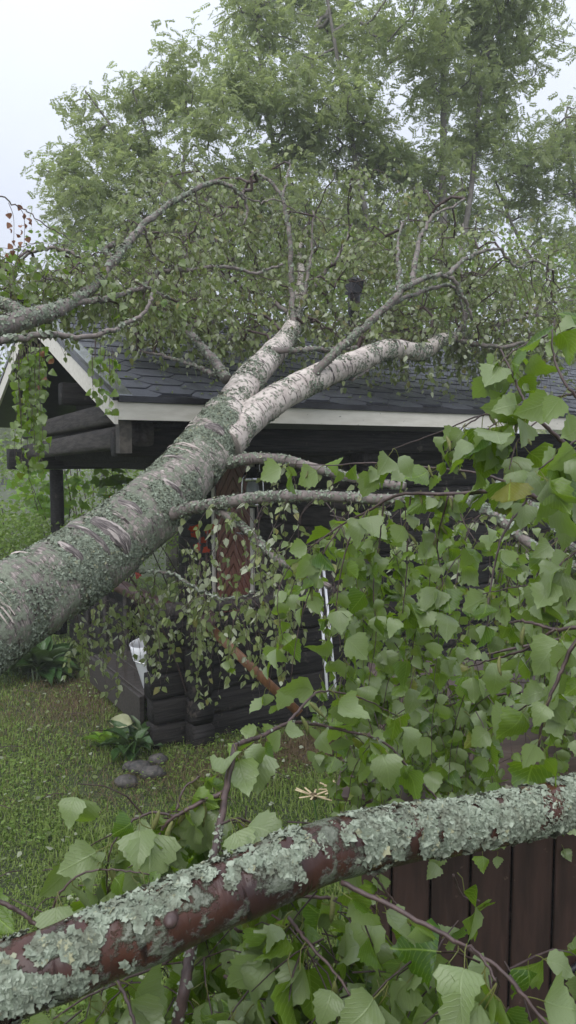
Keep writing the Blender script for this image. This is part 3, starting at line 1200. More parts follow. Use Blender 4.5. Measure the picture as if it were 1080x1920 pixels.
def ell(rg, cx, cy, d, rx, ry, rd, n):
    """n points through an ellipsoid centred at photo pixel (cx, cy), d metres away; radii in metres"""
    q = unit(rg.normal(0, 1, (n, 3))) * (rg.random((n, 1)) ** .45)
    return at(cx, cy, d) + q * [rx, rd, ry]


def bezier_px(lst):
    return np.array([at(*q) for q in lst])


# ------------------------------------------------------------------ background trees (rowans)
def rowan(label, stems, clumps, leaves_per, seed, scale=.2, r0=.006, group='tall rowan trees behind the cabin', spread=.33):
    rg = np.random.default_rng(seed)
    base = stems[0][0][0]
    t = thing('rowan_tree', label, 'tree', tuple(base), group=group)
    tm = MB()
    init = []
    for P, ra, rb in stems:
        S = spline(P, 8)
        tube(tm, S, np.linspace(ra, rb, len(S)), 8, .1, seed)
        init += list(S)
    A = np.vstack([ell(rg, *c) for c in clumps])
    nodes, par, desc, n0 = grow(init, A, rg, .2, .05)
    grow_mesh(tm, nodes, par, desc, n0, r0, .5, .07)
    tm.build('trunk', M['rowan_bark'], t)
    ends = nodes[n0:][1::2]
    n = len(ends) * leaves_per
    # leaves sit in drooping sprays at the end of each shoot
    c = np.repeat(ends, leaves_per, 0) + unit(rg.normal(0, 1, (n, 3))) * (rg.random((n, 1)) ** .6) * spread * 1.45 * [1, 1, .8]
    ax = rg.normal(0, 1, (n, 3)) * [1, 1, .45] + [0, 0, -.25]
    nr = rg.normal(0, .55, (n, 3)) + [0, -.25, .8]
    ro = rots(ax, nr)
    tint = np.clip(np.repeat(.55 + .4 * np.array([N3(e_, .55, seed) for e_ in ends]) + .25 * rg.normal(0, 1, len(ends)), leaves_per) * .75 + rg.random(n) * .25, 0, .98)
    cm = MB()
    pick = rg.integers(0, 5, n)
    for k in range(5):
        s = pick == k
        add_inst(cm, ROW[k], c[s], ro[s], rg.uniform(.75, 1.2, s.sum()) * scale, tint[s])
    cm.build('crown', M['rowan'], t, kind='stuff')
    return t


def px_stem(*q):
    return bezier_px(q)


D = 14.0
big_cl = []
for (cx, cy, rx, ry, n) in (
        (480, 40, .85, .9, 34), (560, -60, 1.0, .9, 30), (700, -120, 1.3, .8, 34), (850, -100, 1.2, .8, 34), (960, -40, 1.0, .7, 26),
        (640, 60, .8, .7, 28), (760, 40, .8, .6, 22), (900, 50, .9, .6, 32), (990, 40, .55, .5, 16), (1010, 100, .35, .3, 6),
        (450, 150, .55, .6, 20), (520, 170, .9, .6, 30), (640, 200, .8, .6, 26), (560, 280, .9, .6, 32), (700, 300, .7, .6, 26),
        (830, 150, .9, .5, 20), (900, 170, .75, .5, 26), (900, 260, .65, .55, 26), (800, 330, .9, .6, 28), (860, 400, .7, .5, 18),
        (450, 350, .8, .6, 26), (580, 390, .9, .6, 30), (700, 430, 1.0, .6, 30), (600, 500, 1.2, .6, 24), (800, 520, 1.2, .6, 24), (480, 470, 1.0, .6, 22)):
    big_cl.append((cx, cy, D + rng.uniform(-1.2, 1.2), rx, ry, 1.1, int(n * 1.2)))
big_cl.append((720, 130, D + .2, 2.9, 3.6, 1.3, 70))
rowan('tallest rowan with a dense wide crown rising behind the middle of the cabin roof', [
    (px_stem((835, 1063, D), (838, 700, D), (830, 400, D), (832, 150, D), (825, -150, D)), .125, .03),
    (px_stem((825, 1060, D), (760, 700, D - .3), (690, 420, D - .4), (640, 150, D - .5), (600, -80, D - .6)), .09, .02),
    (px_stem((820, 1060, D), (700, 720, D + .4), (560, 450, D + .3), (500, 200, D + .2), (480, 30, D)), .10, .02),
    (px_stem((838, 600, D), (880, 380, D + .3), (905, 150, D + .5), (950, -30, D + .4)), .07, .02)],
    big_cl, 25, 21, .175)
D = 12.5
left_cl = []
for (cx, cy, rx, ry, n) in ((165, 205, .25, .35, 8), (190, 265, .32, .3, 9), (245, 190, .4, .3, 13), (255, 260, .5, .4, 16), (320, 190, .4, .4, 12), (350, 140, .45, .45, 15), (390, 230, .5, .6, 20),
                            (150, 290, .4, .3, 8), (110, 330, .35, .25, 9), (190, 350, .7, .45, 22), (290, 330, .7, .5, 20), (370, 340, .6, .5, 18), (130, 410, .5, .35, 14), (220, 430, .8, .5, 24), (330, 430, .8, .5, 24), (400, 440, .6, .5, 16), (200, 500, 1.0, .5, 22), (340, 520, 1.0, .5, 22)):
    left_cl.append((cx, cy, D + rng.uniform(-.8, .8), rx, ry, .7, n))
rowan('smaller rowan with slender spreading stems left of the tallest one', [
    (px_stem((320, 1085, D), (315, 700, D), (310, 450, D), (250, 300, D), (160, 170, D)), .08, .012),
    (px_stem((325, 1085, D), (322, 700, D), (325, 440, D + .2), (290, 300, D + .2), (250, 170, D)), .07, .012),
    (px_stem((330, 1085, D), (330, 700, D), (335, 440, D - .2), (345, 300, D - .2), (350, 130, D)), .07, .012),
    (px_stem((315, 900, D), (300, 560, D), (240, 430, D + .2), (110, 330, D)), .05, .01)],
    left_cl, 22, 22, .16, r0=.005, spread=.27)
D = 15.5
right_cl = []
for (cx, cy, rx, ry, n) in ((1040, 260, .6, .5, 20), (1090, 230, .5, .5, 14), (1000, 290, .5, .35, 14), (960, 320, .5, .4, 12), (1060, 340, .7, .5, 22), (980, 390, .6, .4, 14), (1050, 420, .6, .35, 14), (1130, 330, .9, .8, 24), (1070, 480, .7, .35, 10), (1080, 560, .8, .4, 18), (960, 520, .8, .4, 14), (1140, 500, .8, .6, 16)):
    right_cl.append((cx, cy, D + rng.uniform(-.8, .8), rx, ry, .8, n))
rowan('rowan crown at the right edge of the photo, beyond a gap of sky', [
    (px_stem((1120, 1040, D), (1110, 700, D), (1090, 450, D), (1060, 220, D)), .12, .02),
    (px_stem((1110, 760, D), (1010, 520, D), (960, 420, D), (925, 330, D + .3)), .06, .015)],
    right_cl, 22, 23, .17, spread=.3)

# far wood closing the horizon
def far_tree(x, y, h, w, label, seed):
    rg = np.random.default_rng(seed)
    t = thing('broadleaf_tree', label, 'tree', (x, y, 0), group='trees on the far side of the meadow')
    m = MB(); tube(m, [[x, y, 0], [x + .2, y, h * .4], [x, y, h * .8]], [.22, .15, .05], 6); m.build('trunk', M['rowan_bark'], t)
    n = 2600
    cl = unit(rg.normal(0, 1, (26, 3))) * rg.random((26, 1)) ** .4 * [w, w, h * .42] + [x, y, h * .56]
    p = cl[rg.integers(0, 26, n)] + rg.normal(0, 1, (n, 3)) * w * .22
    p[:, 2] = np.maximum(p[:, 2], .15)
    m = MB()
    for k in range(5):
        s = slice(k * 520, k * 520 + 520)
        add_inst(m, ROW[k], p[s], rots(rg.normal(0, 1, (520, 3)), rg.normal(0, .6, (520, 3)) + [0, 0, .8]), rg.uniform(.4, .7, 520), rg.random(520))
    m.build('crown', M['rowan'], t, kind='stuff')


k = 0
for x, y, h, w, lb in ((-26, 46, 7, 3.6, 'far round tree seen low through the porch at the left edge'), (-19, 50, 6, 3.2, 'far low tree seen through the porch right of the left edge'), (-12, 48, 7.5, 3.5, 'far tree hidden behind the smaller rowan'), (9, 46, 8, 4, 'far tree behind the tallest rowan'), (17, 40, 9, 4, 'far tree behind the right hand rowan'), (23, 44, 8, 4, 'far tree beyond the right edge')):
    k += 1
    far_tree(x, y, h, w, lb, 60 + k)


# ------------------------------------------------------------------ bushes beyond the porch
def bush(name, label, cat, cx, cy, d, rx, ry, rd, n, tpls, mat, sc, seed, stems=7, up=.6, group=None):
    rg = np.random.default_rng(seed)
    c = at(cx, cy, d)
    base = np.array([c[0], c[1], 0])
    t = thing(name, label, cat, tuple(base), group=group)
    m = MB()
    ends = []
    for k in range(stems):
        e = c + unit(rg.normal(0, 1, 3)) * [rx, rd, ry] * rg.uniform(.5, .95)
        b = base + rg.normal(0, .12, 3) * [1, 1, 0]
        mid = (b + e) / 2 + rg.normal(0, .12, 3) + [0, 0, .15]
        S = spline([b, mid, e], 6)
        tube(m, S, np.linspace(.012, .003, len(S)), 5)
        ends += list(S[4:])
    m.build('stem', M['twig'], t)
    p = unit(rg.normal(0, 1, (n, 3))) * rg.random((n, 1)) ** .4 * [rx, rd, ry] + c
    lump = np.array([N3(q, 2.2, seed) for q in p])
    p = p[lump > -.18]
    p = p[p[:, 2] > .04]
    n = len(p)
    ro = rots(rg.normal(0, 1, (n, 3)) * [1, 1, .5] + [0, 0, -.4], rg.normal(0, .6, (n, 3)) + [0, -.4, up])
    m = MB()
    pick = rg.integers(0, len(tpls), n)
    for k in range(len(tpls)):
        s = pick == k
        add_inst(m, tpls[k], p[s], ro[s], rg.uniform(.7, 1.2, s.sum()) * sc, rg.random(s.sum()))
    m.build('foliage', mat, t, kind='stuff')
    return t


bush('bush', 'bushy green shrub at the left edge beyond the porch', 'bush', -20, 930, 11.5, 1.3, 1.0, .8, 3600, LO, M['bush'], .07, 31)
bush('bush', 'grey green shrub beyond the porch, right of the post', 'bush', 230, 930, 11.0, 1.0, 1.0, .7, 3800, LO, M['bush'], .055, 32)
bush('vine_bush', 'bright vine with lobed leaves climbing beside the porch post', 'climber', 95, 940, 9.6, .55, .75, .4, 330, LOB, M['vine'], .12, 33)
bush('vine_bush', 'lobed bright green sprig showing above the trunk under the beam', 'climber', 212, 905, 8.9, .26, .3, .2, 60, LOB, M['vine'], .12, 34, 3)
bush('tall_grass_clump', 'soft pale green weeds low at the left edge beyond the lawn', 'weeds', 20, 1010, 8.8, 1.1, .35, .7, 4200, LO, M['bush'], .045, 35)
for k_, (x_, lb_) in enumerate(((150, 'dense tall shrub filling the gap below the smaller rowan'), (420, 'dense tall shrub behind the roof ridge, left of the chimney'), (690, 'dense tall shrub behind the chimney'), (930, 'dense tall shrub behind the right end of the ridge'))):
    bush('tall_shrub', lb_, 'shrub', x_, 600, 11.8, 1.7, 1.5, .8, 5200, LO, M['bush'], .085, 80 + k_, group='tall shrubs behind the cabin')
bush('bush', 'shrub in the shade behind the porch rail', 'bush', 330, 960, 11.8, .9, 1.0, .7, 2200, LO, M['bush'], .06, 36)


# hostas and leafy plants on the lawn
def rosette(name, label, cat, base, n, sc, tpls, mat, seed, tilt=.9, part_name='leaf'):
    rg = np.random.default_rng(seed)
    t = thing(name, label, cat, tuple(base))
    ms = leaf_meshes(name + str(seed), tpls, mat)
    for k in range(n):
        ph = k * 2.4 + rg.normal(0, .2)
        el = rg.uniform(.25, 1.2)
        ax = np.array([math.cos(ph) * math.cos(el), math.sin(ph) * math.cos(el), math.sin(el)])
        ro = rots(ax[None], (np.array([0, 0, 1.0]) + rg.normal(0, .2, 3))[None])[0]
        o = bpy.data.objects.new(part_name, ms[k % len(ms)])
        o.parent = t
        o.rotation_euler = Matrix([list(r) for r in ro]).to_euler()
        o.location = (math.cos(ph) * .03, math.sin(ph) * .03, .06 * sc)
        s = sc * rg.uniform(.75, 1.15)
        o.scale = (s, s, s)
        COL.objects.link(o)
    return t


def on_ground(px, py):
    ry = (py - 960) / F
    d = CAMZ / (sp_ + ry * cp_)
    p = at(px, py, d)
    p[2] = float(ground_z(p[0], p[1])) * math.exp(-((p[0] / 9) ** 2 + ((p[1] - 6) / 9) ** 2))
    return p


rosette('hosta', 'large green hosta clump under the trunk at the left edge', 'plant', on_ground(75, 1272), 34, .36, HOS, M['hosta'], 41)
rosette('hosta', 'low hosta clump left of the large one at the picture edge', 'plant', on_ground(18, 1278), 18, .3, HOS, M['hosta'], 42)
pl = rosette('leafy_plant', 'small leafy plant with one pale leaf at the log corner', 'plant', on_ground(248, 1410), 24, .19, HOS, M['hosta'], 43)
rosette('leafy_plant', 'small light green plant left of the log corner', 'plant', on_ground(205, 1405), 14, .14, HOS, M['vine'], 44)
mb = MB()
add_inst(mb, HOS[2], np.array([on_ground(268, 1400) + [0, 0, .13]]), rots(np.array([[-1, .1, .25]]), np.array([[.1, -.75, .7]])), np.array([.22]), np.array([.5]))
o = mb.build('pale_leaf', M['pale_leaf'], pl)
rosette('leafy_plant', 'dark leafy weed growing beside the brown box', 'plant', on_ground(800, 1490), 26, .28, HOS, M['hosta'], 45)
rosette('leafy_plant', 'broad leaved weed by the cabin wall behind the leafy bough', 'plant', on_ground(690, 1400), 22, .25, HOS, M['hosta'], 46)

# stones by the corner
for k, (px, py, s, lb) in enumerate(((265, 1448, .10, 'largest dark round stone by the log corner'), (246, 1442, .07, 'dark upright stone at the left of the stone pile'), (297, 1432, .085, 'reddish stone right against the log corner'), (277, 1437, .045, 'small pale stone between the larger stones'), (285, 1456, .09, 'flat grey stone in front of the others'), (236, 1470, .08, 'brown bark covered stone lying nearest the lawn'))):
    g0 = on_ground(px, py)
    r = np.random.default_rng(k)
    m = MB()
    u, v = np.meshgrid(np.linspace(0, np.pi, 9), np.linspace(0, 2 * np.pi, 12, endpoint=False), indexing='ij')
    q = np.stack([np.sin(u) * np.cos(v), np.sin(u) * np.sin(v), np.cos(u)], -1).reshape(-1, 3)
    s *= .85
    q = q * (1 + .25 * np.array([N3(a * 1.3, 1, k * 5) for a in q]))[:, None] * [s * r.uniform(.8, 1.2), s * .8, s * .65] + [0, 0, s * .4]
    ii, jj = np.meshgrid(np.arange(8), np.arange(12), indexing='ij')
    aa = ii * 12 + jj; bb = ii * 12 + (jj + 1) % 12
    m.add(q, np.stack([aa, aa + 12, bb + 12, bb], -1).reshape(-1, 4), r.random())
    o = m.build('stone', M['stone'])
    o.location = tuple(g0)
    tag(o, lb, 'stone', 'stones at the corner of the log wall')

# ------------------------------------------------------------------ things on and by the cabin
def w_thing(name, label, cat, p, group=None):
    return thing(name, label, cat, tuple(p), group=group)


# bucket
bp = on_ground(268, 1335)
bk = w_thing('bucket', 'white plastic bucket leaning behind the black log corner', 'bucket', bp)
bk.location = tuple(cab(.535, .74, .36))
bk.rotation_euler = (R(4), R(-9), 0)
bk['_local'] = 1
mb = MB()
H = .36
prof = [(.115, 0), (.12, .01), (.15, H * .78), (.153, H * .8), (.158, H * .86), (.155, H * .88), (.162, H), (.154, H), (.148, H * .86), (.112, .015)]
ths = np.linspace(0, 2 * np.pi, 28, endpoint=False)
V = np.array([[r_ * math.cos(t), r_ * math.sin(t), z_] for r_, z_ in prof for t in ths])
ii, jj = np.meshgrid(np.arange(len(prof) - 1), np.arange(28), indexing='ij')
aa = ii * 28 + jj; bb = ii * 28 + (jj + 1) % 28
mb.add(V, [np.stack([aa, bb, bb + 28, aa + 28], -1).reshape(-1, 4), np.arange(28)[::-1][None], (np.arange(28) + 28 * (len(prof) - 1))[None]])
mb.build('body', M['white_plastic'], bk)
mb = MB(); tube(mb, [[.162, 0, H * .9], [.12, -.13, H * .72], [0, -.175, H * .62], [-.12, -.13, H * .72], [-.162, 0, H * .9]], .004, 6); mb.build('bail_handle', M['steel'], bk)

# lantern hanging in the porch
lp = at(474, 945, 6.4)
ln = w_thing('storm_lantern', 'shiny steel storm lantern hanging in front of the porch door', 'lantern', lp)
ln['_local'] = 1


def lathe(mb, prof, n=18):
    t = np.linspace(0, 2 * np.pi, n, endpoint=False)
    V = np.array([[r_ * math.cos(a), r_ * math.sin(a), z_] for r_, z_ in prof for a in t])
    ii, jj = np.meshgrid(np.arange(len(prof) - 1), np.arange(n), indexing='ij')
    aa = ii * n + jj; bb = ii * n + (jj + 1) % n
    mb.add(V, np.stack([aa, bb, bb + n, aa + n], -1).reshape(-1, 4))


mb = MB(); lathe(mb, [(0, -.03), (.085, -.03), (.09, 0), (.085, .02), (.05, .04), (0, .042)]); mb.build('base', M['steel'], ln)
mb = MB(); lathe(mb, [(.045, .042), (.06, .09), (.055, .15), (.042, .19)]); mb.build('globe', M['glass'], ln)
mb = MB(); lathe(mb, [(.05, .19), (.075, .2), (.06, .225), (.062, .245), (.05, .25), (.052, .275), (.04, .28), (.042, .31), (.0, .32)]); mb.build('hood', M['steel'], ln)
for s in (-1, 1):
    mb = MB(); tube(mb, [[s * .085, 0, -.02], [s * .092, 0, .1], [s * .085, 0, .22], [s * .06, 0, .27]], .009, 6); mb.build('side_tube', M['steel'], ln)
mb = MB(); tube(mb, spline([[-.06, 0, .27], [-.05, 0, .36], [0, 0, .40], [.05, 0, .36], [.06, 0, .27]], 5), .003, 5); mb.build('bail', M['steel'], ln)

# two white poles leaning on the wall
for k, (a, b, lb) in enumerate((((597, 1065, 5.75), (614, 1305, 5.45), 'left one of two thin white poles leaning on the log wall'), ((606, 1060, 5.8), (629, 1290, 5.5), 'right one of two thin white poles leaning on the log wall'))):
    pa, pb = at(*a), at(*b)
    t = w_thing('pole', lb, 'pole', pb, 'white poles leaning on the cabin wall')
    m = MB(); tube(m, [pa, pb], .011, 8); m.build('shaft', M['white_plastic'], t)
    m = MB(); tube(m, [pb + unit(pb - pa) * .001, pb + unit(pb - pa) * .04], [.014, .008], 8); m.build('tip', M['metal_dark'], t)

# plank leaning down from the porch wall
pa, pb = at(395, 1178, 5.05), at(562, 1338, 5.0)
m = MB(); board(m, pa, pb, .06, .028, [-.3, -1, .4])
tag(m.build('plank', M['orange_wood']), 'orange brown plank slanting down from the porch corner to the ground', 'plank')
m = MB(); board(m, at(372, 1185, 5.0), at(402, 1150, 5.0), .10, .03, [-.3, -1, .3])
tag(m.build('plank', M['maroon']), 'short maroon board end on top of the log corner', 'plank')

# brown box at the lower right
b0 = at(640, 1560, 2.45)
bu = unit(np.array([.97, -.24, 0])); bv = np.array([.24, .97, 0])
O = np.array([.22, 2.36, 0])
bx = thing('storage_box', 'brown board storage box with a sloping lid beside the branch', 'box', tuple(O))
zt = 1.02
for k in range(13):
    m = MB(); s0 = k * .124
    board(m, O + bu * (s0 + .06), O + bu * (s0 + .06) + [0, 0, zt], .117, .022, -bv, rng.random())
    m.build('plank', M['box_wood'], bx, False)
for k in range(6):
    m = MB(); s0 = k * .124
    board(m, O - bu * .014 + bv * (s0 + .08), O - bu * .014 + bv * (s0 + .08) + [0, 0, zt + .03 * k], .117, .022, -bu, rng.random())
    m.build('plank', M['box_wood'], bx, False)
for k in range(6):
    m = MB(); f0, f1 = .15 * k - .06, .15 * k + .085
    a = O + bv * ((f0 + f1) / 2) + [0, 0, zt + .04 + .25 * (f0 + f1) / 2] - bu * .06
    board(m, a, a + bu * 1.72, .152, .022, unit(np.array([0, 0, 1.0]) - .25 * bv))
    m.build('lid_board', M['lid_wood'], bx, False)
m = MB(); board(m, O + bu * -.02 + bv * .84, O + bu * 1.6 + bv * .84, .2, .02, [0, 0, 1]); m.build('floor', M['box_wood'], bx, False)
m = MB(); p = O + bu * .72 - bv * .03
tube(m, [p + [0, 0, .62], p + [0, 0, .05]], .012, 6); tube(m, [p + [0, 0, .62], p + bu * -.1 + [0, 0, .5]], .01, 6)
m.build('latch_bar', M['metal_dark'], bx)

m = MB(); board(m, O + bu * .82 + bv * .03, O + bu * .82 + bv * .03 + [0, 0, zt - .02], 1.58, .016, -bv); m.build('lining', M['stain'], bx, False)
# withered flowers
for k, (px, py, lb) in enumerate(((588, 1492, 'left withered yellow flower standing in the grass'), (632, 1480, 'right withered yellow flower standing in the grass'))):
    d = 3.1
    c = at(px, py, d)
    t = thing('flower', lb, 'flower', (c[0], c[1], 0), group='withered flowers in the lawn')
    m = MB(); tube(m, spline([[c[0], c[1], 0], [c[0] + .03, c[1], c[2] * .6], c], 6), .004, 5); m.build('stem', M['hosta'], t)
    r = np.random.default_rng(k + 5)
    for q in range(14):
        a = q * .449; e = r.uniform(-.2, .5)
        dv = np.array([math.cos(a) * math.cos(e), math.sin(a) * math.cos(e), math.sin(e)])
        m = MB(); board(m, c + dv * .008, c + dv * r.uniform(.05, .085), .008, .003, [0, 0, 1]); m.build('petal', M['flower'], t)
    m = MB(); tube(m, [c - [0, 0, .012], c + [0, 0, .008]], .014, 8); m.build('disc', M['dry'], t)


# ------------------------------------------------------------------ birches
def strand(start, d0, L, step, rg, g=.28, jit=.12):
    P = [np.array(start)]
    d = unit(d0)
    for k in range(max(2, int(L / step))):
        d = unit(d + np.array([0, 0, -g]) + rg.normal(0, jit, 3))
        P.append(P[-1] + d * step)
    return np.array(P)


class Leafy:
    """collects branches, strands and leaves of one birch thing"""

    def __init__(self, seed):
        self.rg = np.random.default_rng(seed)
        self.pos, self.rot, self.sc = [], [], []
        self.tw = MB()
        self.cat = []
        self.clear = None

    def leaves(self, p, n, size, d=None, spread=.8, cambias=.35):
        rg = self.rg
        if n == 0: return
        qx, qy, qd = proj(p)
        if any(c[0] < qx[0] < c[2] and c[1] < qy[0] < c[3] and rg.random() < c[4] for c in self.clear or ()): return
        a = rg.normal(0, 1, (n, 3)) * [spread, spread, .4] + [0, 0, -1]
        if d is not None: a = a + d * .5
        nr = rg.normal(0, .9, (n, 3)) + [0, -cambias * 1.3, .4]
        self.pos.append(np.repeat(p[None], n, 0)); self.rot.append(rots(a, nr))
        self.sc.append(size * rg.uniform(.5, 1.15, n))

    def strand(self, start, d0, L, size, step=.045, per=1.3, g=.28, r=.0018, avoid_roof=True, sides=3, jit=.12, first=1):
        P = strand(start, d0, L, step, self.rg, g, jit)
        if avoid_roof:
            rz = roof_z(P)
            bad = np.where(P[:, 2] < rz + .04)[0]
            if len(bad): P = P[:max(2, bad[0])]
            if P[0, 2] < rz[0]: return
        if P[:, 2].min() < .06: P = P[P[:, 2] > .06]
        if len(P) < 2: return
        tube(self.tw, P, np.linspace(r, r * .5, len(P)), sides, cap=False)
        for k in range(first, len(P)):
            self.leaves(P[k], int(self.rg.poisson(per)), size, unit(P[k] - P[k - 1]))

    def finish(self, root, cap=300, lo=True, lo_dist=3.0):
        if self.tw.V: self.tw.build('twigs', M['twig'], root, kind='stuff')
        pos, rot, sc = np.concatenate(self.pos), np.concatenate(self.rot), np.concatenate(self.sc)
        rz = roof_z(pos)
        ok = (pos[:, 2] > rz + .01) | (pos[:, 2] < rz - .25)
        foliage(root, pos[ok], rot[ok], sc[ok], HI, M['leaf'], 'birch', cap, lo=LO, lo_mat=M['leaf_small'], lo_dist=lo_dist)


def px_branch(root, lst, w0, w1, name='branch', mat='limb', sides=9, bump=.12, seed=0, lich_n=0, n_per=8, cov=.5, lich_sz=(.004, .009), wig=.0, dia=None):
    """lst: (px, py, depth); w0, w1 diameters in metres"""
    S = spline(bezier_px(lst), n_per)
    if wig:
        rg = np.random.default_rng(seed + 900)
        S = S + np.vstack([[0, 0, 0], rg.normal(0, wig, (len(S) - 2, 3)), [0, 0, 0]])
    r = np.linspace(w0 / 2, w1 / 2, len(S))
    if dia: r = np.interp(np.linspace(0, 1, len(S)), np.linspace(0, 1, len(dia)), np.array(dia) / 2)
    elif name == 'branch': r = r * .84
    cov = cov - .14
    lich_n = int(lich_n * 1.5)
    m = MB()
    tube(m, S, r, sides, bump, seed, rnd=cov, bscale=14)
    o = m.build(name, M[mat], root)
    if lich_n:
        lm = MB()
        rg = np.random.default_rng(seed + 50)
        lichen(lm, S, r, lich_n, lich_sz, lambda s, out, q, rad: np.clip(.55 + 1.6 * N3(q, 9, seed) + .25 * out[2], 0, 1), rg, 4)
        lm.build('lichen', M['lichen'], root, kind='stuff')
    return S, r


# ---- the big fallen birch
LF = Leafy(101)
LF.clear = [(648, 508, 684, 556, 1), (408, 872, 500, 1130, .4), (226, 1190, 270, 1340, .85)]       # gaps in the crown: the chimney cap and the door show through
rgb = LF.rg
P_tr = bezier_px([(-260, 1330, 2.6), (-120, 1240, 2.9), (0, 1150, 3.2), (110, 1085, 3.48), (210, 1015, 3.75), (300, 940, 4.02), (360, 875, 4.25), (405, 815, 4.45), (425, 780, 4.6)])
S = spline(P_tr, 14)
r_tr = np.interp(np.linspace(0, 1, len(S)), [0, .35, .6, .85, 1], [.205, .192, .174, .155, .138])
birch = thing('fallen_birch', 'thick lichen covered fallen birch trunk lying across the cabin eave with its forked crown', 'fallen tree', tuple(S[0]))
m = MB()
tube(m, S, r_tr, 40, .12, 3, rnd=np.interp(np.linspace(0, 1, len(S)), [0, .6, .85, 1], [.70, .68, .58, .42]), bscale=7)
m.build('trunk', M['bark'], birch)
lm = MB()
rgl = np.random.default_rng(5)


scars = []
cen_s = np.concatenate([[0], np.cumsum(np.linalg.norm(np.diff(S, axis=0), axis=1))])
spx, spy, _d = proj(S)
for px_, hl, hw, up_ in ((186, .055, .8, .25), (118, .026, .45, .6), (158, .020, 1.0, 1.2), (240, .03, .55, .9), (300, .02, .5, .1), (338, .016, .9, 1.0), (392, .04, .45, .3)):
    i_ = int(np.argmin(np.abs(spx - px_)))
    view = unit(np.array([0, 0, CAMZ]) - S[i_])
    T0 = unit(S[min(i_ + 1, len(S) - 1)] - S[i_ - 1])
    o_ = view + np.array([0, 0, up_])
    o_ = unit(o_ - T0 * np.dot(o_, T0))
    scars.append((cen_s[i_], o_, hl, hw, i_, T0))


def trunk_dens(s, out, q, rad):
    for s0, o0, hl, hw, _, _ in scars:
        ds = abs(s - s0) / hl
        if ds < 1.2:
            an = math.acos(max(-1, min(1, float(np.dot(out, o0))))) / hw
            if ds * ds + an * an < .85 + .5 * N3(q, 25, 4): return .04
    band = mnoise.noise(Vector((s * 7.0, out[0] * .7, out[2] * .7)))
    big = N3(q, 5, 3)
    f = .86 - np.clip((band - .20) * 6, 0, 1) * .95 + .5 * big + .35 * N3(q, 22, 8)
    if s > 2.1: f -= (s - 2.1) * .3
    if s < 1.3: f += .3 * (1.3 - s)
    return np.clip(f, 0, 1)


lichen(lm, S, r_tr, 150000, (.0036, .0080), trunk_dens, rgl, 3, .38)
lm.build('lichen', M['lichen'], birch, kind='stuff')
# loose peeling bark strips round the stem
T_, N_, B_ = frames(S)
for k in range(16):
    i0 = int(rgl.integers(20, len(S) - 14))
    th0 = rgl.uniform(0, 6.28)
    m = MB()
    for c_ in range(rgl.integers(2, 6)):
        t0 = th0 + rgl.normal(0, .35); span = rgl.uniform(.5, 1.5); off = rgl.normal(0, .022)
        ths = np.linspace(t0, t0 + span, 12)
        wv = rgl.uniform(.0015, .0055)
        V = []
        wob = rgl.normal(0, .004, 12).cumsum() * .5
        for q, t in enumerate(ths):
            out = N_[i0] * math.cos(t) + B_[i0] * math.sin(t)
            taper = math.sin(math.pi * (q + .5) / 12) * rgl.uniform(.6, 1.2)
            cc = S[i0] + out * (r_tr[i0] + .004 + .006 * rgl.random()) + T_[i0] * (off + wob[q])
            V += [cc - T_[i0] * wv * taper, cc + T_[i0] * wv * taper + out * .003]
        q = np.arange(11) * 2
        m.add(V, np.stack([q, q + 1, q + 3, q + 2], -1), .45, None, np.array(V) * .3)
    m.build('bark_strip', M['bark'], birch)
for s0, o0, hl, hw, i_, T0 in scars:
    sm = MB()
    b0 = np.cross(T0, o0)
    V = []
    ks, kt = 9, 15
    for a in np.linspace(-1, 1, ks):
        for t in np.linspace(-1, 1, kt):
            w_ = max(0, 1 - t * t) ** .6
            out = o0 * math.cos(t * hw) + b0 * math.sin(t * hw)
            jit_ = 1 + .35 * mnoise.noise(Vector((t * 4, s0 * 9, a)))
            off = a * hl * w_ * jit_ + .25 * hl * math.sin(t * 3)
            k_ = int(np.clip(np.searchsorted(cen_s, s0 + off), 1, len(S) - 1))
            f_ = np.clip((s0 + off - cen_s[k_ - 1]) / (cen_s[k_] - cen_s[k_ - 1]), 0, 1)
            c_ = S[k_ - 1] * (1 - f_) + S[k_] * f_
            r_k = r_tr[k_ - 1] * (1 - f_) + r_tr[k_] * f_
            V.append(c_ + out * (r_k * 1.0 + .010 - .012 * max(abs(a), abs(t)) ** 3 + .004 * mnoise.noise(Vector((a * 3, t * 5, s0 * 7)))))
    ii, jj = np.meshgrid(np.arange(ks - 1), np.arange(kt - 1), indexing='ij')
    aa = (ii * kt + jj)
    sm.add(V, np.stack([aa, aa + 1, aa + kt + 1, aa + kt], -1).reshape(-1, 4), .5, None, np.array([[t_ * hw * .2, a_ * 1.0, s0 + a_ * hl] for a_ in np.linspace(-1, 1, ks) for t_ in np.linspace(-1, 1, kt)]))
    sm.build('bark_scar', M['scar'], birch)
# forks
def limb(lst, dia, cov=.4, n_l=5000, seed=0, name='limb'):
    S = spline(bezier_px(lst), 12)
    r = np.interp(np.linspace(0, 1, len(S)), np.linspace(0, 1, len(dia)), np.array(dia) / 2)
    m = MB(); tube(m, S, r, 26, .08, seed, rnd=cov, bscale=8); m.build(name, M['bark'], birch)
    lm = MB()
    lichen(lm, S, r, int(n_l * 1.9), (.004, .0085), lambda s, out, q, rad: np.clip((N3(q, 5.5, seed) + .55 * mnoise.noise(Vector((s * 5, seed, 0))) + .0) * 3.4, 0, .9), np.random.default_rng(seed), 4, .5)
    lm.build('lichen', M['lichen'], birch, kind='stuff')
    return S, r


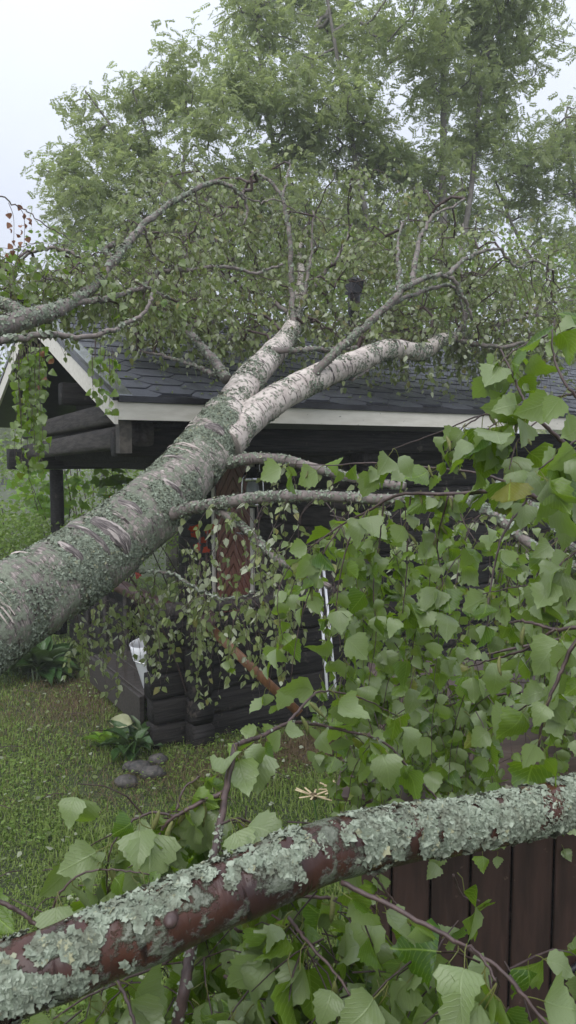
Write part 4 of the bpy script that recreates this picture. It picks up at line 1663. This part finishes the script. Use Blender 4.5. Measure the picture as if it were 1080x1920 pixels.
S1, R1 = limb([(398, 826, 4.40), (425, 775, 4.62), (468, 712, 4.95), (510, 665, 5.35), (545, 622, 5.8), (556, 570, 6.2), (566, 520, 6.6), (560, 470, 7.0), (575, 430, 7.3)], [.235, .215, .20, .18, .15, .11, .075, .055, .03], .45, 9000, 11)
S2, R2 = limb([(420, 835, 4.38), (470, 782, 4.62), (530, 742, 4.85), (600, 706, 5.1), (665, 680, 5.35), (730, 655, 5.6), (790, 660, 5.85), (822, 640, 6.05), (850, 632, 6.3), (905, 628, 6.7), (960, 600, 7.1), (1010, 590, 7.4)], [.22, .20, .19, .18, .165, .15, .135, .12, .09, .06, .04, .02], .40, 9000, 12)
init = list(S1[30:]) + list(S2[30:])
# branches read off the photograph: (px, py, depth)
BR = [
    ([(425, 712, 4.85), (400, 675, 5.0), (370, 640, 5.1), (340, 598, 5.2), (335, 560, 5.4)], .085, .045, 700),
    ([(585, 705, 4.98), (640, 652, 5.0), (690, 605, 5.05), (735, 565, 5.1), (775, 530, 5.2), (838, 518, 5.4), (868, 555, 5.5), (885, 600, 5.6)], .075, .025, 900),
    ([(725, 575, 5.1), (770, 555, 5.3), (838, 535, 5.5), (862, 560, 5.6), (872, 620, 5.7)], .04, .02, 200),
    ([(772, 532, 5.2), (782, 470, 5.4), (790, 440, 5.5), (815, 405, 5.6), (872, 372, 5.8)], .05, .018, 200),
    ([(748, 545, 5.3), (747, 480, 5.5), (752, 415, 5.7)], .04, .018, 100),
    ([(838, 515, 5.4), (870, 488, 5.6), (910, 470, 5.8), (942, 466, 6.0)], .045, .02, 200),
    ([(940, 468, 6.0), (970, 500, 6.1), (1000, 488, 6.2), (1040, 510, 6.3)], .03, .012, 60),
    ([(552, 620, 5.8), (547, 540, 5.9), (545, 480, 5.9), (540, 420, 5.9), (528, 370, 5.9), (500, 335, 5.9), (472, 322, 6.0)], .06, .022, 250),
    ([(528, 370, 5.9), (540, 330, 6.0), (545, 300, 6.1)], .025, .01, 0),
    ([(560, 600, 6.0), (575, 530, 6.2), (584, 470, 6.3), (586, 395, 6.3)], .045, .018, 150),
    ([(500, 660, 5.2), (560, 655, 5.3), (610, 655, 5.5), (680, 650, 5.7)], .06, .03, 300),
    ([(690, 690, 5.4), (660, 712, 5.3), (640, 700, 5.5)], .03, .012, 0),
    ([(410, 705, 4.9), (370, 690, 5.1), (320, 670, 5.3), (250, 655, 5.5)], .045, .018, 250),
    ([(555, 600, 6.1), (500, 555, 6.4), (450, 540, 6.7), (400, 500, 7.0)], .05, .02, 0),
    ([(556, 580, 6.3), (600, 520, 6.8), (640, 470, 7.2), (660, 420, 7.5)], .06, .02, 0),
    ([(905, 628, 6.7), (960, 600, 7.0), (1020, 570, 7.3), (1080, 560, 7.6)], .06, .02, 0),
    ([(855, 630, 6.35), (880, 570, 6.6), (862, 500, 6.8), (868, 420, 7.0)], .045, .018, 0),
    ([(850, 635, 6.3), (930, 650, 6.2), (1010, 640, 6.3), (1090, 650, 6.4)], .05, .02, 0),
]
for k, (lst, w0, w1, nl) in enumerate(BR):
    Sb, _ = px_branch(birch, lst, w0, w1, seed=200 + k, lich_n=nl, cov=.62, wig=.006)
    init += list(Sb[2::3])
# crown over the roof
cl = [(330, 560, 5.6, .5, .25, .5, 26), (300, 470, 6.2, .6, .35, .6, 30), (430, 420, 6.3, .5, .35, .6, 30), (440, 560, 6.0, .5, .3, .6, 32), (540, 560, 6.6, .5, .3, .6, 30), (520, 440, 6.6, .5, .35, .6, 34), (640, 440, 6.8, .5, .35, .6, 34), (640, 560, 6.6, .5, .35, .6, 34),
      (750, 470, 6.3, .5, .35, .6, 34), (740, 600, 6.3, .4, .25, .5, 30), (860, 450, 6.3, .45, .35, .5, 28), (870, 560, 6.3, .45, .3, .5, 32), (960, 540, 6.8, .5, .35, .5, 32), (1050, 590, 7.0, .5, .35, .5, 34), (980, 620, 6.4, .5, .3, .5, 30), (800, 360, 6.2, .3, .25, .4, 12), (350, 380, 6.5, .5, .3, .5, 22), (480, 360, 6.5, .35, .2, .4, 14), (230, 560, 5.8, .4, .25, .4, 18), (640, 360, 7.0, .5, .25, .4, 16), (1000, 480, 7.2, .4, .2, .4, 14), (690, 630, 5.9, .35, .14, .3, 22), (860, 640, 6.4, .5, .12, .4, 16), (470, 610, 5.8, .3, .12, .3, 14), (620, 610, 6.0, .35, .12, .3, 18), (760, 625, 6.1, .4, .14, .3, 24), (300, 615, 5.5, .4, .1, .3, 16), (440, 625, 5.6, .3, .12, .3, 16), (900, 625, 6.4, .4, .12, .3, 20), (1000, 630, 6.7, .4, .12, .3, 18), (380, 590, 5.7, .3, .12, .3, 16), (250, 590, 5.4, .3, .1, .3, 12), (1010, 660, 6.8, .5, .12, .4, 14)]
A = np.vstack([ell(rgb, *c) for c in cl])
A = A[A[:, 2] > roof_z(A) + .1]
nodes, par, desc, n0 = grow(init, A, rgb, .3, .12)
grow_mesh(LF.tw, nodes, par, desc, n0, .0028, .5, .018)
for e in nodes[n0:][1::2]:
    for q in range(3):
        LF.strand(e, rgb.normal(0, 1, 3) * [1, 1, .5] + [0, 0, .3], rgb.uniform(.2, .6), .056, .05, .95, .22)
# side branches below the trunk
b5, _ = px_branch(birch, [(420, 868, 4.3), (470, 860, 4.25), (530, 862, 4.2), (600, 880, 4.1), (680, 900, 4.0), (760, 912, 3.9)], .085, .05, seed=301, lich_n=700, cov=.5)
b6, _ = px_branch(birch, [(300, 972, 3.9), (350, 955, 3.8), (420, 942, 3.65), (500, 932, 3.5), (600, 930, 3.35), (720, 936, 3.2), (860, 932, 3.0)], .085, .045, seed=302, lich_n=1100, cov=.6)
b7, _ = px_branch(birch, [(410, 955, 3.7), (445, 980, 3.6), (480, 1010, 3.5), (520, 1050, 3.4), (560, 1070, 3.3), (620, 1100, 3.2)], .05, .025, seed=303, lich_n=500, cov=.55, mat='limb')
b8, _ = px_branch(birch, [(235, 1070, 3.75), (280, 1072, 3.7), (320, 1075, 3.65), (360, 1098, 3.6), (400, 1118, 3.5), (440, 1122, 3.45), (480, 1108, 3.4)], .022, .008, seed=304, lich_n=100, cov=.8, wig=.004)
b9, _ = px_branch(birch, [(860, 930, 3.0), (920, 960, 2.8), (980, 1010, 2.7), (1050, 1050, 2.6), (1110, 1075, 2.5)], .05, .04, seed=305, lich_n=600, cov=.7)
b10, _ = px_branch(birch, [(930, 905, 2.9), (1000, 950, 2.8), (1060, 1010, 2.7), (1120, 1090, 2.6)], .035, .03, seed=306, lich_n=300, cov=.7)
# drooping strands under the trunk
for (x0, x1, ya, yb, d0, d1, n, Lm) in ((180, 300, 1060, 1120, 3.7, 4.1, 11, .55), (300, 420, 1000, 1100, 3.7, 4.2, 16, .6), (400, 520, 940, 1090, 3.5, 4.1, 5, .5), (330, 420, 1010, 1090, 3.8, 4.1, 6, .7), (160, 220, 1130, 1180, 3.7, 3.9, 6, .35), (130, 265, 1100, 1170, 3.8, 4.2, 16, .55), (250, 420, 1060, 1190, 3.7, 4.3, 26, .5), (400, 560, 1110, 1200, 3.5, 4.1, 18, .4), (470, 640, 980, 1120, 2.9, 3.6, 16, .5)):
    for q in range(n):
        s = at(rgb.uniform(x0, x1), rgb.uniform(ya, yb), rgb.uniform(d0, d1))
        LF.strand(s, rgb.normal(0, 1, 3) * [1, 1, .3] + [0, 0, -.3], rgb.uniform(.5, 1) * Lm, .042, .035, 1.25, .4, avoid_roof=False)
for Sb, n, Lm in ((b6, 26, .55), (b5, 18, .4), (b7, 13, .55), (b8, 14, .4), (b9, 34, .9), (b10, 26, .8)):
    for q in range(n):
        p = Sb[rgb.integers(len(Sb) // 4, len(Sb))]
        LF.strand(p, rgb.normal(0, 1, 3) * [1, 1, .4], rgb.uniform(.4, 1) * Lm, .046, .04, 1.2, .35, avoid_roof=False)
# two drooping clumps by the gable
LF.finish(birch, lo_dist=2.6)

# ---- limb at the upper left (another birch top leaning over the gable)
LG = Leafy(102)
P = [(-180, 660, 3.2), (-60, 632, 3.35), (20, 607, 3.5), (80, 590, 3.6), (130, 570, 3.75), (185, 528, 3.95), (222, 478, 4.1), (262, 430, 4.25), (310, 388, 4.4), (360, 358, 4.5), (405, 342, 4.6), (440, 355, 4.65), (462, 385, 4.7), (458, 420, 4.7)]
limb2 = thing('birch_limb', 'lichen covered birch limb reaching in from the left over the gable peak', 'branch', tuple(at(*P[0])))
S3, _ = px_branch(limb2, P, .15, .015, dia=[.12, .11, .10, .085, .062, .046, .043, .038, .034, .031, .028, .023, .017, .01], seed=401, lich_n=2200, cov=.66, sides=14, wig=.004, name='limb')
# thin out the limb towards its tip
init = list(S3[20::4])
for k, (lst, w0, w1, nl) in enumerate((
        ([(-80, 645, 2.5), (0, 638, 2.6), (80, 629, 2.7), (160, 632, 2.8), (225, 612, 2.9), (270, 588, 3.0), (285, 550, 3.05)], .034, .014, 150),
        ([(-60, 545, 3.6), (0, 565, 3.6), (35, 583, 3.55), (70, 592, 3.6)], .07, .06, 400),
        ([(190, 520, 3.95), (160, 490, 4.0), (110, 466, 4.0), (55, 476, 4.0), (20, 510, 4.0)], .03, .014, 150),
        ([(215, 490, 4.1), (200, 470, 4.1), (212, 455, 4.1)], .05, .03, 100),
        ([(265, 545, 4.3), (300, 512, 4.5), (350, 505, 4.6), (430, 500, 4.8), (480, 512, 4.9), (530, 495, 5.0)], .04, .018, 200),
        ([(270, 425, 4.25), (290, 480, 4.4), (330, 500, 4.5), (350, 470, 4.6), (350, 430, 4.6)], .018, .008, 0),
        ([(365, 357, 4.5), (375, 400, 4.6), (365, 430, 4.7)], .014, .006, 0),
        ([(440, 355, 4.65), (480, 378, 4.8), (520, 375, 5.0), (560, 400, 5.1)], .015, .008, 0),
        ([(-30, 355, 3.0), (30, 385, 3.1), (90, 425, 3.2), (140, 455, 3.3)], .008, .005, 0),
        ([(130, 570, 3.75), (200, 560, 3.9), (270, 540, 4.1), (320, 560, 4.2)], .04, .018, 150))):
    Sb, _ = px_branch(limb2, lst, w0, w1, seed=420 + k, lich_n=nl, cov=.55, wig=.004)
    if k != 8: init += list(Sb[2::3])
cl = [(60, 520, 4.0, .3, .15, .4, 26), (150, 520, 4.2, .3, .18, .4, 26), (40, 580, 4.2, .3, .12, .4, 20), (230, 530, 4.3, .25, .2, .4, 26), (300, 480, 4.6, .25, .2, .4, 22), (320, 560, 4.5, .25, .15, .3, 22), (380, 450, 4.8, .25, .2, .3, 14), (20, 480, 4.4, .3, .12, .4, 14)]
A = np.vstack([ell(LG.rg, *c) for c in cl])
A = A[A[:, 2] > roof_z(A) + .08]
nodes, par, desc, n0 = grow(init, A, LG.rg, .3, .1)
grow_mesh(LG.tw, nodes, par, desc, n0, .0022, .5, .012)
for e in nodes[n0:][1::2]:
    for q in range(3):
        LG.strand(e, LG.rg.normal(0, 1, 3) * [1, 1, .4] + [0, 0, .2], LG.rg.uniform(.15, .4), .045, .04, 1.1, .25)
for (x, ya, n, Lm) in ((55, 650, 10, .52), (40, 655, 6, .45), (75, 640, 4, .3), (205, 655, 5, .2), (188, 645, 4, .2)):
    for q in range(n):
        LG.strand(at(x + LG.rg.normal(0, 9), ya + LG.rg.normal(0, 8), 2.75 + LG.rg.normal(0, .08)), [0, 0, -1], Lm * LG.rg.uniform(.5, 1), .035, .03, 1.3, .6, avoid_roof=False, jit=.07)
LG.finish(limb2, lo_dist=3.0)
for k, l in enumerate(([(34, 386, 3.1), (45, 405, 3.1), (46, 440, 3.1), (44, 475, 3.1)], [(16, 380, 3.1), (25, 405, 3.1), (26, 440, 3.1), (23, 482, 3.1)])):
    px_branch(limb2, l, .003, .0016, 'twig', 'twig', 4, 0, 470 + k)
# withered brown leaves on it
rgw = np.random.default_rng(9)
bl = [(45, 395 + 9 * k, 3.1) for k in range(7)] + [(24, 415 + 10 * k, 3.1) for k in range(6)] + [(80, 670, 2.75), (78, 690, 2.75), (66, 700, 2.75), (70, 720, 2.75), (8, 395, 3.1), (40, 380, 3.1), (75, 655, 2.8), (52, 410, 3.1), (10, 470, 3.1)]
ms = leaf_meshes('brown', HI[:4], M['brown_leaf'])
L0 = np.array(limb2.location)
for k, q in enumerate(bl):
    o = bpy.data.objects.new('leaf', ms[k % 4]); o.parent = limb2
    ro = hang(1, rgw, .5)[0]
    o.rotation_euler = Matrix([list(r_) for r_ in ro]).to_euler()
    o.location = at(q[0] + rgw.normal(0, 4), q[1], q[2]) - L0
    o.scale = (.026, .026, .026)
    o['label'] = 'withered brown leaf'
    COL.objects.link(o)

# ---- red maple sapling behind the trunk
rgm = np.random.default_rng(77)
pt = at(372, 1010, 5.6)
sap = thing('maple_sapling', 'small maple sapling with bright red leaves behind the trunk', 'sapling', (pt[0], pt[1], 0))
m = MB()
for e in ((375, 1000, 5.6), (240, 1075, 4.6), (390, 985, 5.6)):
    tube(m, spline([[pt[0], pt[1], 0], (at(*e) + [pt[0], pt[1], .3]) / 2, at(*e)], 6), .007, 5)
m.build('stem', M['twig'], sap)
ms = leaf_meshes('red', LOB, M['red_leaf'])
for k, q in enumerate([(232, 1078, 4.5), (228, 1085, 4.5), (240, 1072, 4.5), (256, 1072, 4.5), (262, 1068, 4.5), (207, 938, 5.2), (204, 943, 5.2)] + [(360 + rgm.uniform(-14, 40), 1005 + rgm.uniform(-24, 22), 5.6) for _ in range(10)]):
    o = bpy.data.objects.new('leaf', ms[k % 5]); o.parent = sap
    ro = rots(rgm.normal(0, 1, (1, 3)) + [0, 0, -.5], rgm.normal(0, .5, (1, 3)) + [0, -1, .4])[0]
    o.rotation_euler = Matrix([list(r_) for r_ in ro]).to_euler()
    o.location = at(*q) - np.array(sap.location)
    s = .05 if k < 7 else .062
    o.scale = (s, s, s)
    COL.objects.link(o)


# ---- near boughs
def near_twig(LL, root, lst, w0, w1, sp=.03, per=1.0, size=.056, seed=0, name='twig', skip=.0, lich_n=0, mat='twig', spread=.9, side=0.0):
    S, r = px_branch(root, lst, w0, w1, name, mat, 7, .06, seed, lich_n, 8, .5, (.0012, .0026), .0005)
    s = np.concatenate([[0], np.cumsum(np.linalg.norm(np.diff(S, axis=0), axis=1))])
    t = s[-1] * skip
    rg = LL.rg
    while t < s[-1]:
        p = np.array([np.interp(t, s, S[:, k]) for k in range(3)])
        d = unit(np.array([np.interp(min(t + .01, s[-1]), s, S[:, k]) for k in range(3)]) - p + 1e-6)
        LL.leaves(p, int(rg.poisson(per)) if per < 3 else int(per), size, d, spread, .5)
        if side and rg.random() < side:
            LL.strand(p, rg.normal(0, 1, 3) * [1, .6, .4], rg.uniform(.06, .22), size, .03, 1.2, .3, .0013, False)
        if rg.random() < .16: LL.cat.append(p)
        t += sp * rg.uniform(.6, 1.5)
    LL.leaves(S[-1], 2, size, None, .7, .5)
    return S


def catkins(LL, root):
    V = []
    mb = MB()
    S = np.array([[0, 0, 0], [0, .001, -.006], [.0005, .002, -.015], [.001, .0015, -.026], [.001, 0, -.034]])
    tube(mb, S * [1, 1, .85], [.001, .0026, .0033, .0028, .001], 7, .15, 2, bscale=600)
    me = mb.mesh('catkin', M['catkin'])
    L = np.array(parent_world(root))
    for p in LL.cat[:120]:
        o = bpy.data.objects.new('catkin', me); o.parent = root
        o.location = p - L + LL.rg.normal(0, .004, 3)
        o.rotation_euler = (LL.rg.normal(0, .3), LL.rg.normal(0, .3), LL.rg.uniform(0, 6))
        COL.objects.link(o)


# upper right bough
LA = Leafy(103)
ra = thing('birch_bough', 'leafy birch bough hanging in front of the eave at the upper right', 'branch', tuple(at(1150, 900, 1.2)), group='leafy birch boughs on the right')
tw = [([(1150, 900, 1.2), (1080, 850, 1.2), (1040, 815, 1.2), (1010, 785, 1.2), (980, 745, 1.22), (960, 700, 1.25), (938, 655, 1.28)], .009, .003, .022, 1.3),
      ([(1150, 590, 1.3), (1080, 612, 1.3), (1020, 630, 1.3), (968, 655, 1.3), (930, 690, 1.3)], .005, .002, .025, 1.1),
      ([(1150, 690, 1.1), (1080, 735, 1.12), (1045, 745, 1.15), (985, 772, 1.2), (900, 780, 1.25), (830, 808, 1.3), (735, 842, 1.35)], .005, .0018, .026, 1.0),
      ([(1120, 780, 1.05), (1060, 720, 1.05), (1035, 650, 1.08), (1040, 600, 1.1)], .005, .002, .03, 1.0),
      ([(1010, 785, 1.2), (970, 830, 1.18), (955, 880, 1.15)], .003, .0018, .02, 1.4),
      ([(985, 772, 1.2), (920, 800, 1.2), (880, 860, 1.18)], .003, .0018, .02, 1.5),
      ([(1080, 850, 1.2), (1060, 880, 1.1), (1050, 920, 1.05)], .003, .0018, .02, 1.4),
      ([(900, 780, 1.25), (860, 810, 1.25), (835, 850, 1.25)], .003, .0018, .02, 1.4),
      ([(1120, 800, 1.0), (1075, 830, 1.0), (1010, 880, 1.0)], .004, .002, .022, 1.3)]
for k, (l, w0, w1, sp, per) in enumerate(tw):
    near_twig(LA, ra, l, w0, w1, sp, per, .058, 500 + k)
catkins(LA, ra)
LA.finish(ra, lo_dist=9)

# middle right bough: the dense curtain of leaves
LB = Leafy(104)
rb_ = thing('birch_bough', 'widest leafy birch bough making a dense curtain before the log wall', 'branch', tuple(at(1200, 1010, 1.35)), group='leafy birch boughs on the right')
tw = [([(1200, 1010, 1.35), (1080, 965, 1.35), (1005, 932, 1.37), (955, 920, 1.4), (850, 926, 1.45), (750, 928, 1.5), (690, 958, 1.55), (640, 985, 1.6), (590, 1020, 1.6)], .013, .003, .03, .9),
      ([(1000, 930, 1.37), (940, 900, 1.4), (880, 885, 1.45), (800, 876, 1.5), (700, 868, 1.55), (620, 872, 1.6), (545, 870, 1.65)], .006, .002, .03, .95),
      ([(988, 935, 1.38), (945, 1000, 1.35), (925, 1070, 1.33), (915, 1150, 1.3), (912, 1215, 1.28)], .005, .0025, .03, 1.0),
      ([(850, 926, 1.45), (870, 980, 1.42), (895, 1020, 1.4)], .003, .002, .025, 1.1),
      ([(770, 930, 1.5), (765, 1000, 1.5), (762, 1075, 1.5), (755, 1150, 1.5)], .004, .002, .026, 1.1),
      ([(690, 958, 1.55), (660, 1000, 1.55), (640, 1070, 1.55), (630, 1150, 1.55), (640, 1220, 1.55)], .004, .002, .028, 1.1),
      ([(640, 985, 1.6), (605, 1040, 1.6), (580, 1110, 1.6), (560, 1180, 1.6), (545, 1270, 1.6)], .004, .0015, .03, .9),
      ([(590, 1020, 1.6), (545, 1060, 1.65), (520, 1120, 1.65), (530, 1200, 1.65)], .003, .0015, .035, .8),
      ([(1150, 1120, 1.3), (1060, 1112, 1.3), (990, 1098, 1.35), (900, 1115, 1.4)], .004, .002, .025, 1.1),
      ([(1180, 1170, 1.0), (1080, 1176, 1.0), (1040, 1180, 1.02), (985, 1165, 1.05), (955, 1168, 1.08)], .007, .003, .03, .7),
      ([(1040, 1180, 1.02), (985, 1218, 1.05), (930, 1234, 1.1), (880, 1250, 1.15)], .005, .002, .03, .8),
      ([(1160, 1120, .85), (1085, 1195, .85), (1050, 1265, .85), (1022, 1335, .85), (1010, 1400, .86)], .006, .003, .022, 1.2),
      ([(840, 930, 1.45), (820, 1020, 1.5), (830, 1100, 1.5), (815, 1190, 1.5)], .004, .002, .024, 1.3),
      ([(720, 935, 1.6), (712, 1010, 1.6), (700, 1100, 1.6), (705, 1190, 1.6), (690, 1290, 1.6)], .004, .0015, .026, 1.2),
      ([(1100, 1260, 1.1), (1030, 1300, 1.2), (960, 1340, 1.3), (900, 1380, 1.4)], .004, .002, .022, 1.2),
      ([(1100, 1020, 1.1), (1050, 1060, 1.1), (1010, 1120, 1.1)], .004, .002, .022, 1.3),
      ([(820, 1100, 1.5), (780, 1180, 1.55), (770, 1270, 1.6)], .003, .0015, .025, 1.2)]
for k, (l, w0, w1, sp, per) in enumerate(tw):
    near_twig(LB, rb_, l, w0, w1, sp, per, .055, 540 + k)
r_ = LB.rg
for q in range(105):                                                   # hanging sprays behind
    x = r_.uniform(600, 1110); y = r_.uniform(930, 1330); d = r_.uniform(1.6, 2.6)
    if x < 690 and y > 1150: continue
    LB.strand(at(x, y, d), r_.normal(0, 1, 3) * [1, 1, .3] + [0, 0, -.2], r_.uniform(.2, .5), .05, .035, 1.15, .4, .0015, False)
catkins(LB, rb_)
LB.finish(rb_, lo_dist=9)

# near lichen branch crossing the bottom
LC = Leafy(105)
P = [(-160, 1905, .56), (-40, 1862, .58), (100, 1808, .60), (300, 1728, .64), (420, 1676, .67), (540, 1622, .70), (640, 1588, .73), (780, 1560, .77), (900, 1544, .80), (1000, 1522, .83), (1080, 1502, .86), (1180, 1478, .9)]
near = thing('birch_branch', 'thick copper barked branch crusted with pale lichen crossing the bottom of the picture', 'branch', tuple(at(*P[0])))
S = spline(bezier_px(P), 12)
r_n = np.interp(np.linspace(0, 1, len(S)), [0, .3, .55, .75, 1], [.0305, .029, .028, .027, .027])
m = MB()
tube(m, S, r_n, 28, .10, 8, rnd=.5, bscale=22)
m.build('wood', M['near_bark'], near)
lm = MB()


def near_dens(s, out, q, rad):
    px, py, d = proj(q)
    up = out[2] - .35 * out[1]
    f = N3(q, 14, 2) * 1.3 + N3(q, 55, 5) * 1.1 + .62 * up - .09
    x = px[0]
    if 290 < x < 560: f -= .55 * math.exp(-((up - .45) / .35) ** 2) + .25 * (up < .2)
    if 560 < x < 640: f -= .15
    if x > 680: f += .14
    return np.clip(f * 2.2, 0, 1)


lichen(lm, S, r_n, 46000, (.0011, .0038), near_dens, np.random.default_rng(15), 6, .24)
lm.build('lichen', M['lichen'], near, kind='stuff')
# knot where a twig broke off
k0 = S[int(len(S) * .30)]
m = MB(); c = at(318, 1734, .6125)
tube(m, [c + [0, .012, 0], c + [0, .002, .001], c + [0, -.003, .001]], [.0065, .006, .002], 10); m.build('knot', M['twig'], near)
tw = [([(330, 1930, .70), (345, 1860, .70), (358, 1780, .72), (385, 1660, .78), (402, 1600, .80), (420, 1500, .86), (440, 1398, .92)], .012, .008, .3, .2, 300),
      ([(440, 1398, .92), (490, 1380, .96), (540, 1356, 1.0), (590, 1358, 1.05), (645, 1370, 1.08), (720, 1392, 1.1), (775, 1450, 1.1), (830, 1510, 1.1)], .006, .003, .034, .9, 60),
      ([(540, 1356, 1.0), (575, 1315, 1.05), (608, 1296, 1.1), (680, 1310, 1.15), (740, 1340, 1.2)], .004, .002, .04, .7, 0),
      ([(418, 1485, .87), (370, 1508, .86), (330, 1530, .85), (300, 1560, .85), (290, 1610, .83)], .006, .003, .014, 1.8, 0),
      ([(330, 1530, .85), (280, 1525, .85), (235, 1552, .84), (205, 1600, .83), (200, 1680, .82)], .0035, .0016, .014, 1.8, 0),
      ([(415, 1545, .82), (450, 1535, .84), (500, 1555, .86), (530, 1560, .88)], .003, .0016, .016, 1.6, 0),
      ([(-60, 1660, .80), (0, 1690, .80), (45, 1715, .80), (80, 1745, .80)], .006, .004, .05, .3, 0),
      ([(80, 1745, .80), (110, 1680, .8), (150, 1640, .8), (210, 1630, .8), (280, 1640, .8)], .003, .0016, .02, 1.4, 0),
      ([(330, 1520, .85), (345, 1480, .86), (375, 1455, .87)], .003, .002, .014, 1.8, 0),
      ([(640, 1655, .68), (740, 1702, .66), (850, 1762, .64), (940, 1822, .62), (1030, 1925, .6)], .005, .003, .03, 1.0, 0),
      ([(850, 1762, .64), (900, 1790, .62), (930, 1840, .6)], .003, .002, .025, 1.1, 0),
      ([(540, 1720, .74), (580, 1770, .72), (640, 1840, .70), (680, 1920, .68)], .004, .002, .024, 1.3, 0),
      ([(220, 1840, .72), (240, 1880, .7), (260, 1940, .68)], .004, .003, .03, .9, 0),
      ([(420, 1830, .8), (470, 1860, .78), (520, 1920, .75)], .004, .002, .024, 1.3, 0),
      ([(560, 1680, .8), (640, 1690, .82), (700, 1740, .85), (740, 1800, .85)], .004, .002, .028, 1.0, 0),
      ([(850, 1640, .85), (868, 1680, .86), (900, 1690, .86)], .003, .002, .04, .6, 0),
      ([(700, 1640, .75), (730, 1680, .76), (760, 1720, .76)], .003, .002, .03, .8, 0),
      ([(340, 1780, .85), (300, 1810, .86), (180, 1860, .85), (100, 1910, .85)], .004, .002, .026, 1.2, 0),
      ([(440, 1740, .9), (500, 1780, .92), (560, 1850, .95), (590, 1930, .95)], .004, .002, .022, 1.4, 0)]
for k, (l, w0, w1, sp, per, nl) in enumerate(tw):
    near_twig(LC, near, l, w0, w1, sp, per, .052, 600 + k, lich_n=nl)
r_ = LC.rg
for q in range(172):
    if q >= 158: x, y, d = r_.uniform(770, 980), r_.uniform(1800, 1920), r_.uniform(.62, .8)
    elif q >= 120: x, y, d = r_.uniform(500, 735), r_.uniform(1665, 1900), r_.uniform(.72, .95)
    elif q < 30: x, y, d = r_.uniform(430, 760), r_.uniform(1690, 1900), r_.uniform(.9, 1.4)
    elif q < 95: x, y = r_.uniform(130, 700), r_.uniform(1790, 1930); d = r_.uniform(.75, 1.15)
    else: x, y, d = r_.uniform(230, 540), r_.uniform(1510, 1640), r_.uniform(.85, 1.05)
    if y < 1900 - .62 * x and q >= 30 and q < 95: y = min(1930, 1960 - .42 * x)
    LC.strand(at(x, y, d), r_.normal(0, 1, 3) * [1, 1, .3], r_.uniform(.05, .2), .05, .03, 1.3, .35, .0013, False)
catkins(LC, near)
LC.finish(near, lo_dist=9)

# low leafy boughs behind, towards the box
LD = Leafy(106)
rd_ = thing('birch_bough', 'lowest leafy birch bough drooping to the grass beside the brown box', 'branch', tuple(at(1180, 1280, 1.9)), group='leafy birch boughs on the right')
for k, (l, w0, w1, sp, per) in enumerate((
        ([(1180, 1280, 1.9), (1080, 1290, 1.9), (960, 1300, 1.95), (850, 1320, 2.0), (760, 1360, 2.05)], .012, .004, .03, 1.2),
        ([(1180, 1180, 2.1), (1040, 1200, 2.1), (900, 1230, 2.1), (780, 1260, 2.15), (700, 1330, 2.2)], .010, .004, .03, 1.2),
        ([(960, 1300, 1.95), (880, 1390, 2.0), (830, 1460, 2.0)], .005, .002, .026, 1.3),
        ([(850, 1320, 2.0), (780, 1400, 2.05), (720, 1470, 2.05)], .005, .002, .026, 1.3),
        ([(760, 1360, 2.05), (690, 1400, 2.1), (640, 1450, 2.1)], .005, .002, .03, 1.2))):
    near_twig(LD, rd_, l, w0, w1, sp, per, .05, 660 + k)
r_ = LD.rg
for q in range(75):
    x = r_.uniform(640, 960); y = r_.uniform(1230, 1440); d = r_.uniform(1.8, 2.4)
    LD.strand(at(x, y, d), r_.normal(0, 1, 3) * [1, 1, .3] + [0, 0, -.2], r_.uniform(.15, .4), .046, .035, 1.2, .4, .0015, False)
catkins(LD, rd_)
LD.finish(rd_, lo_dist=9)

# ------------------------------------------------------------------ rain haze
hz = MB()
box(hz, [-175, -70, -1.2], [175, 210, 17.5])
hm = bpy.data.materials.new('rain_haze')
hm.use_nodes = True
hn = hm.node_tree
for nd in list(hn.nodes):
    if nd.type != 'OUTPUT_MATERIAL': hn.nodes.remove(nd)
pv = hn.nodes.new('ShaderNodeVolumePrincipled')
pv.inputs['Color'].default_value = (.95, .97, 1, 1)
pv.inputs['Density'].default_value = .0029
hn.links.new(pv.outputs[0], hn.nodes['Material Output'].inputs['Volume'])
h = hz.build('haze', hm, None, False)
h['kind'] = 'stuff'

for o in bpy.data.objects:
    if '_local' in o: del o['_local']
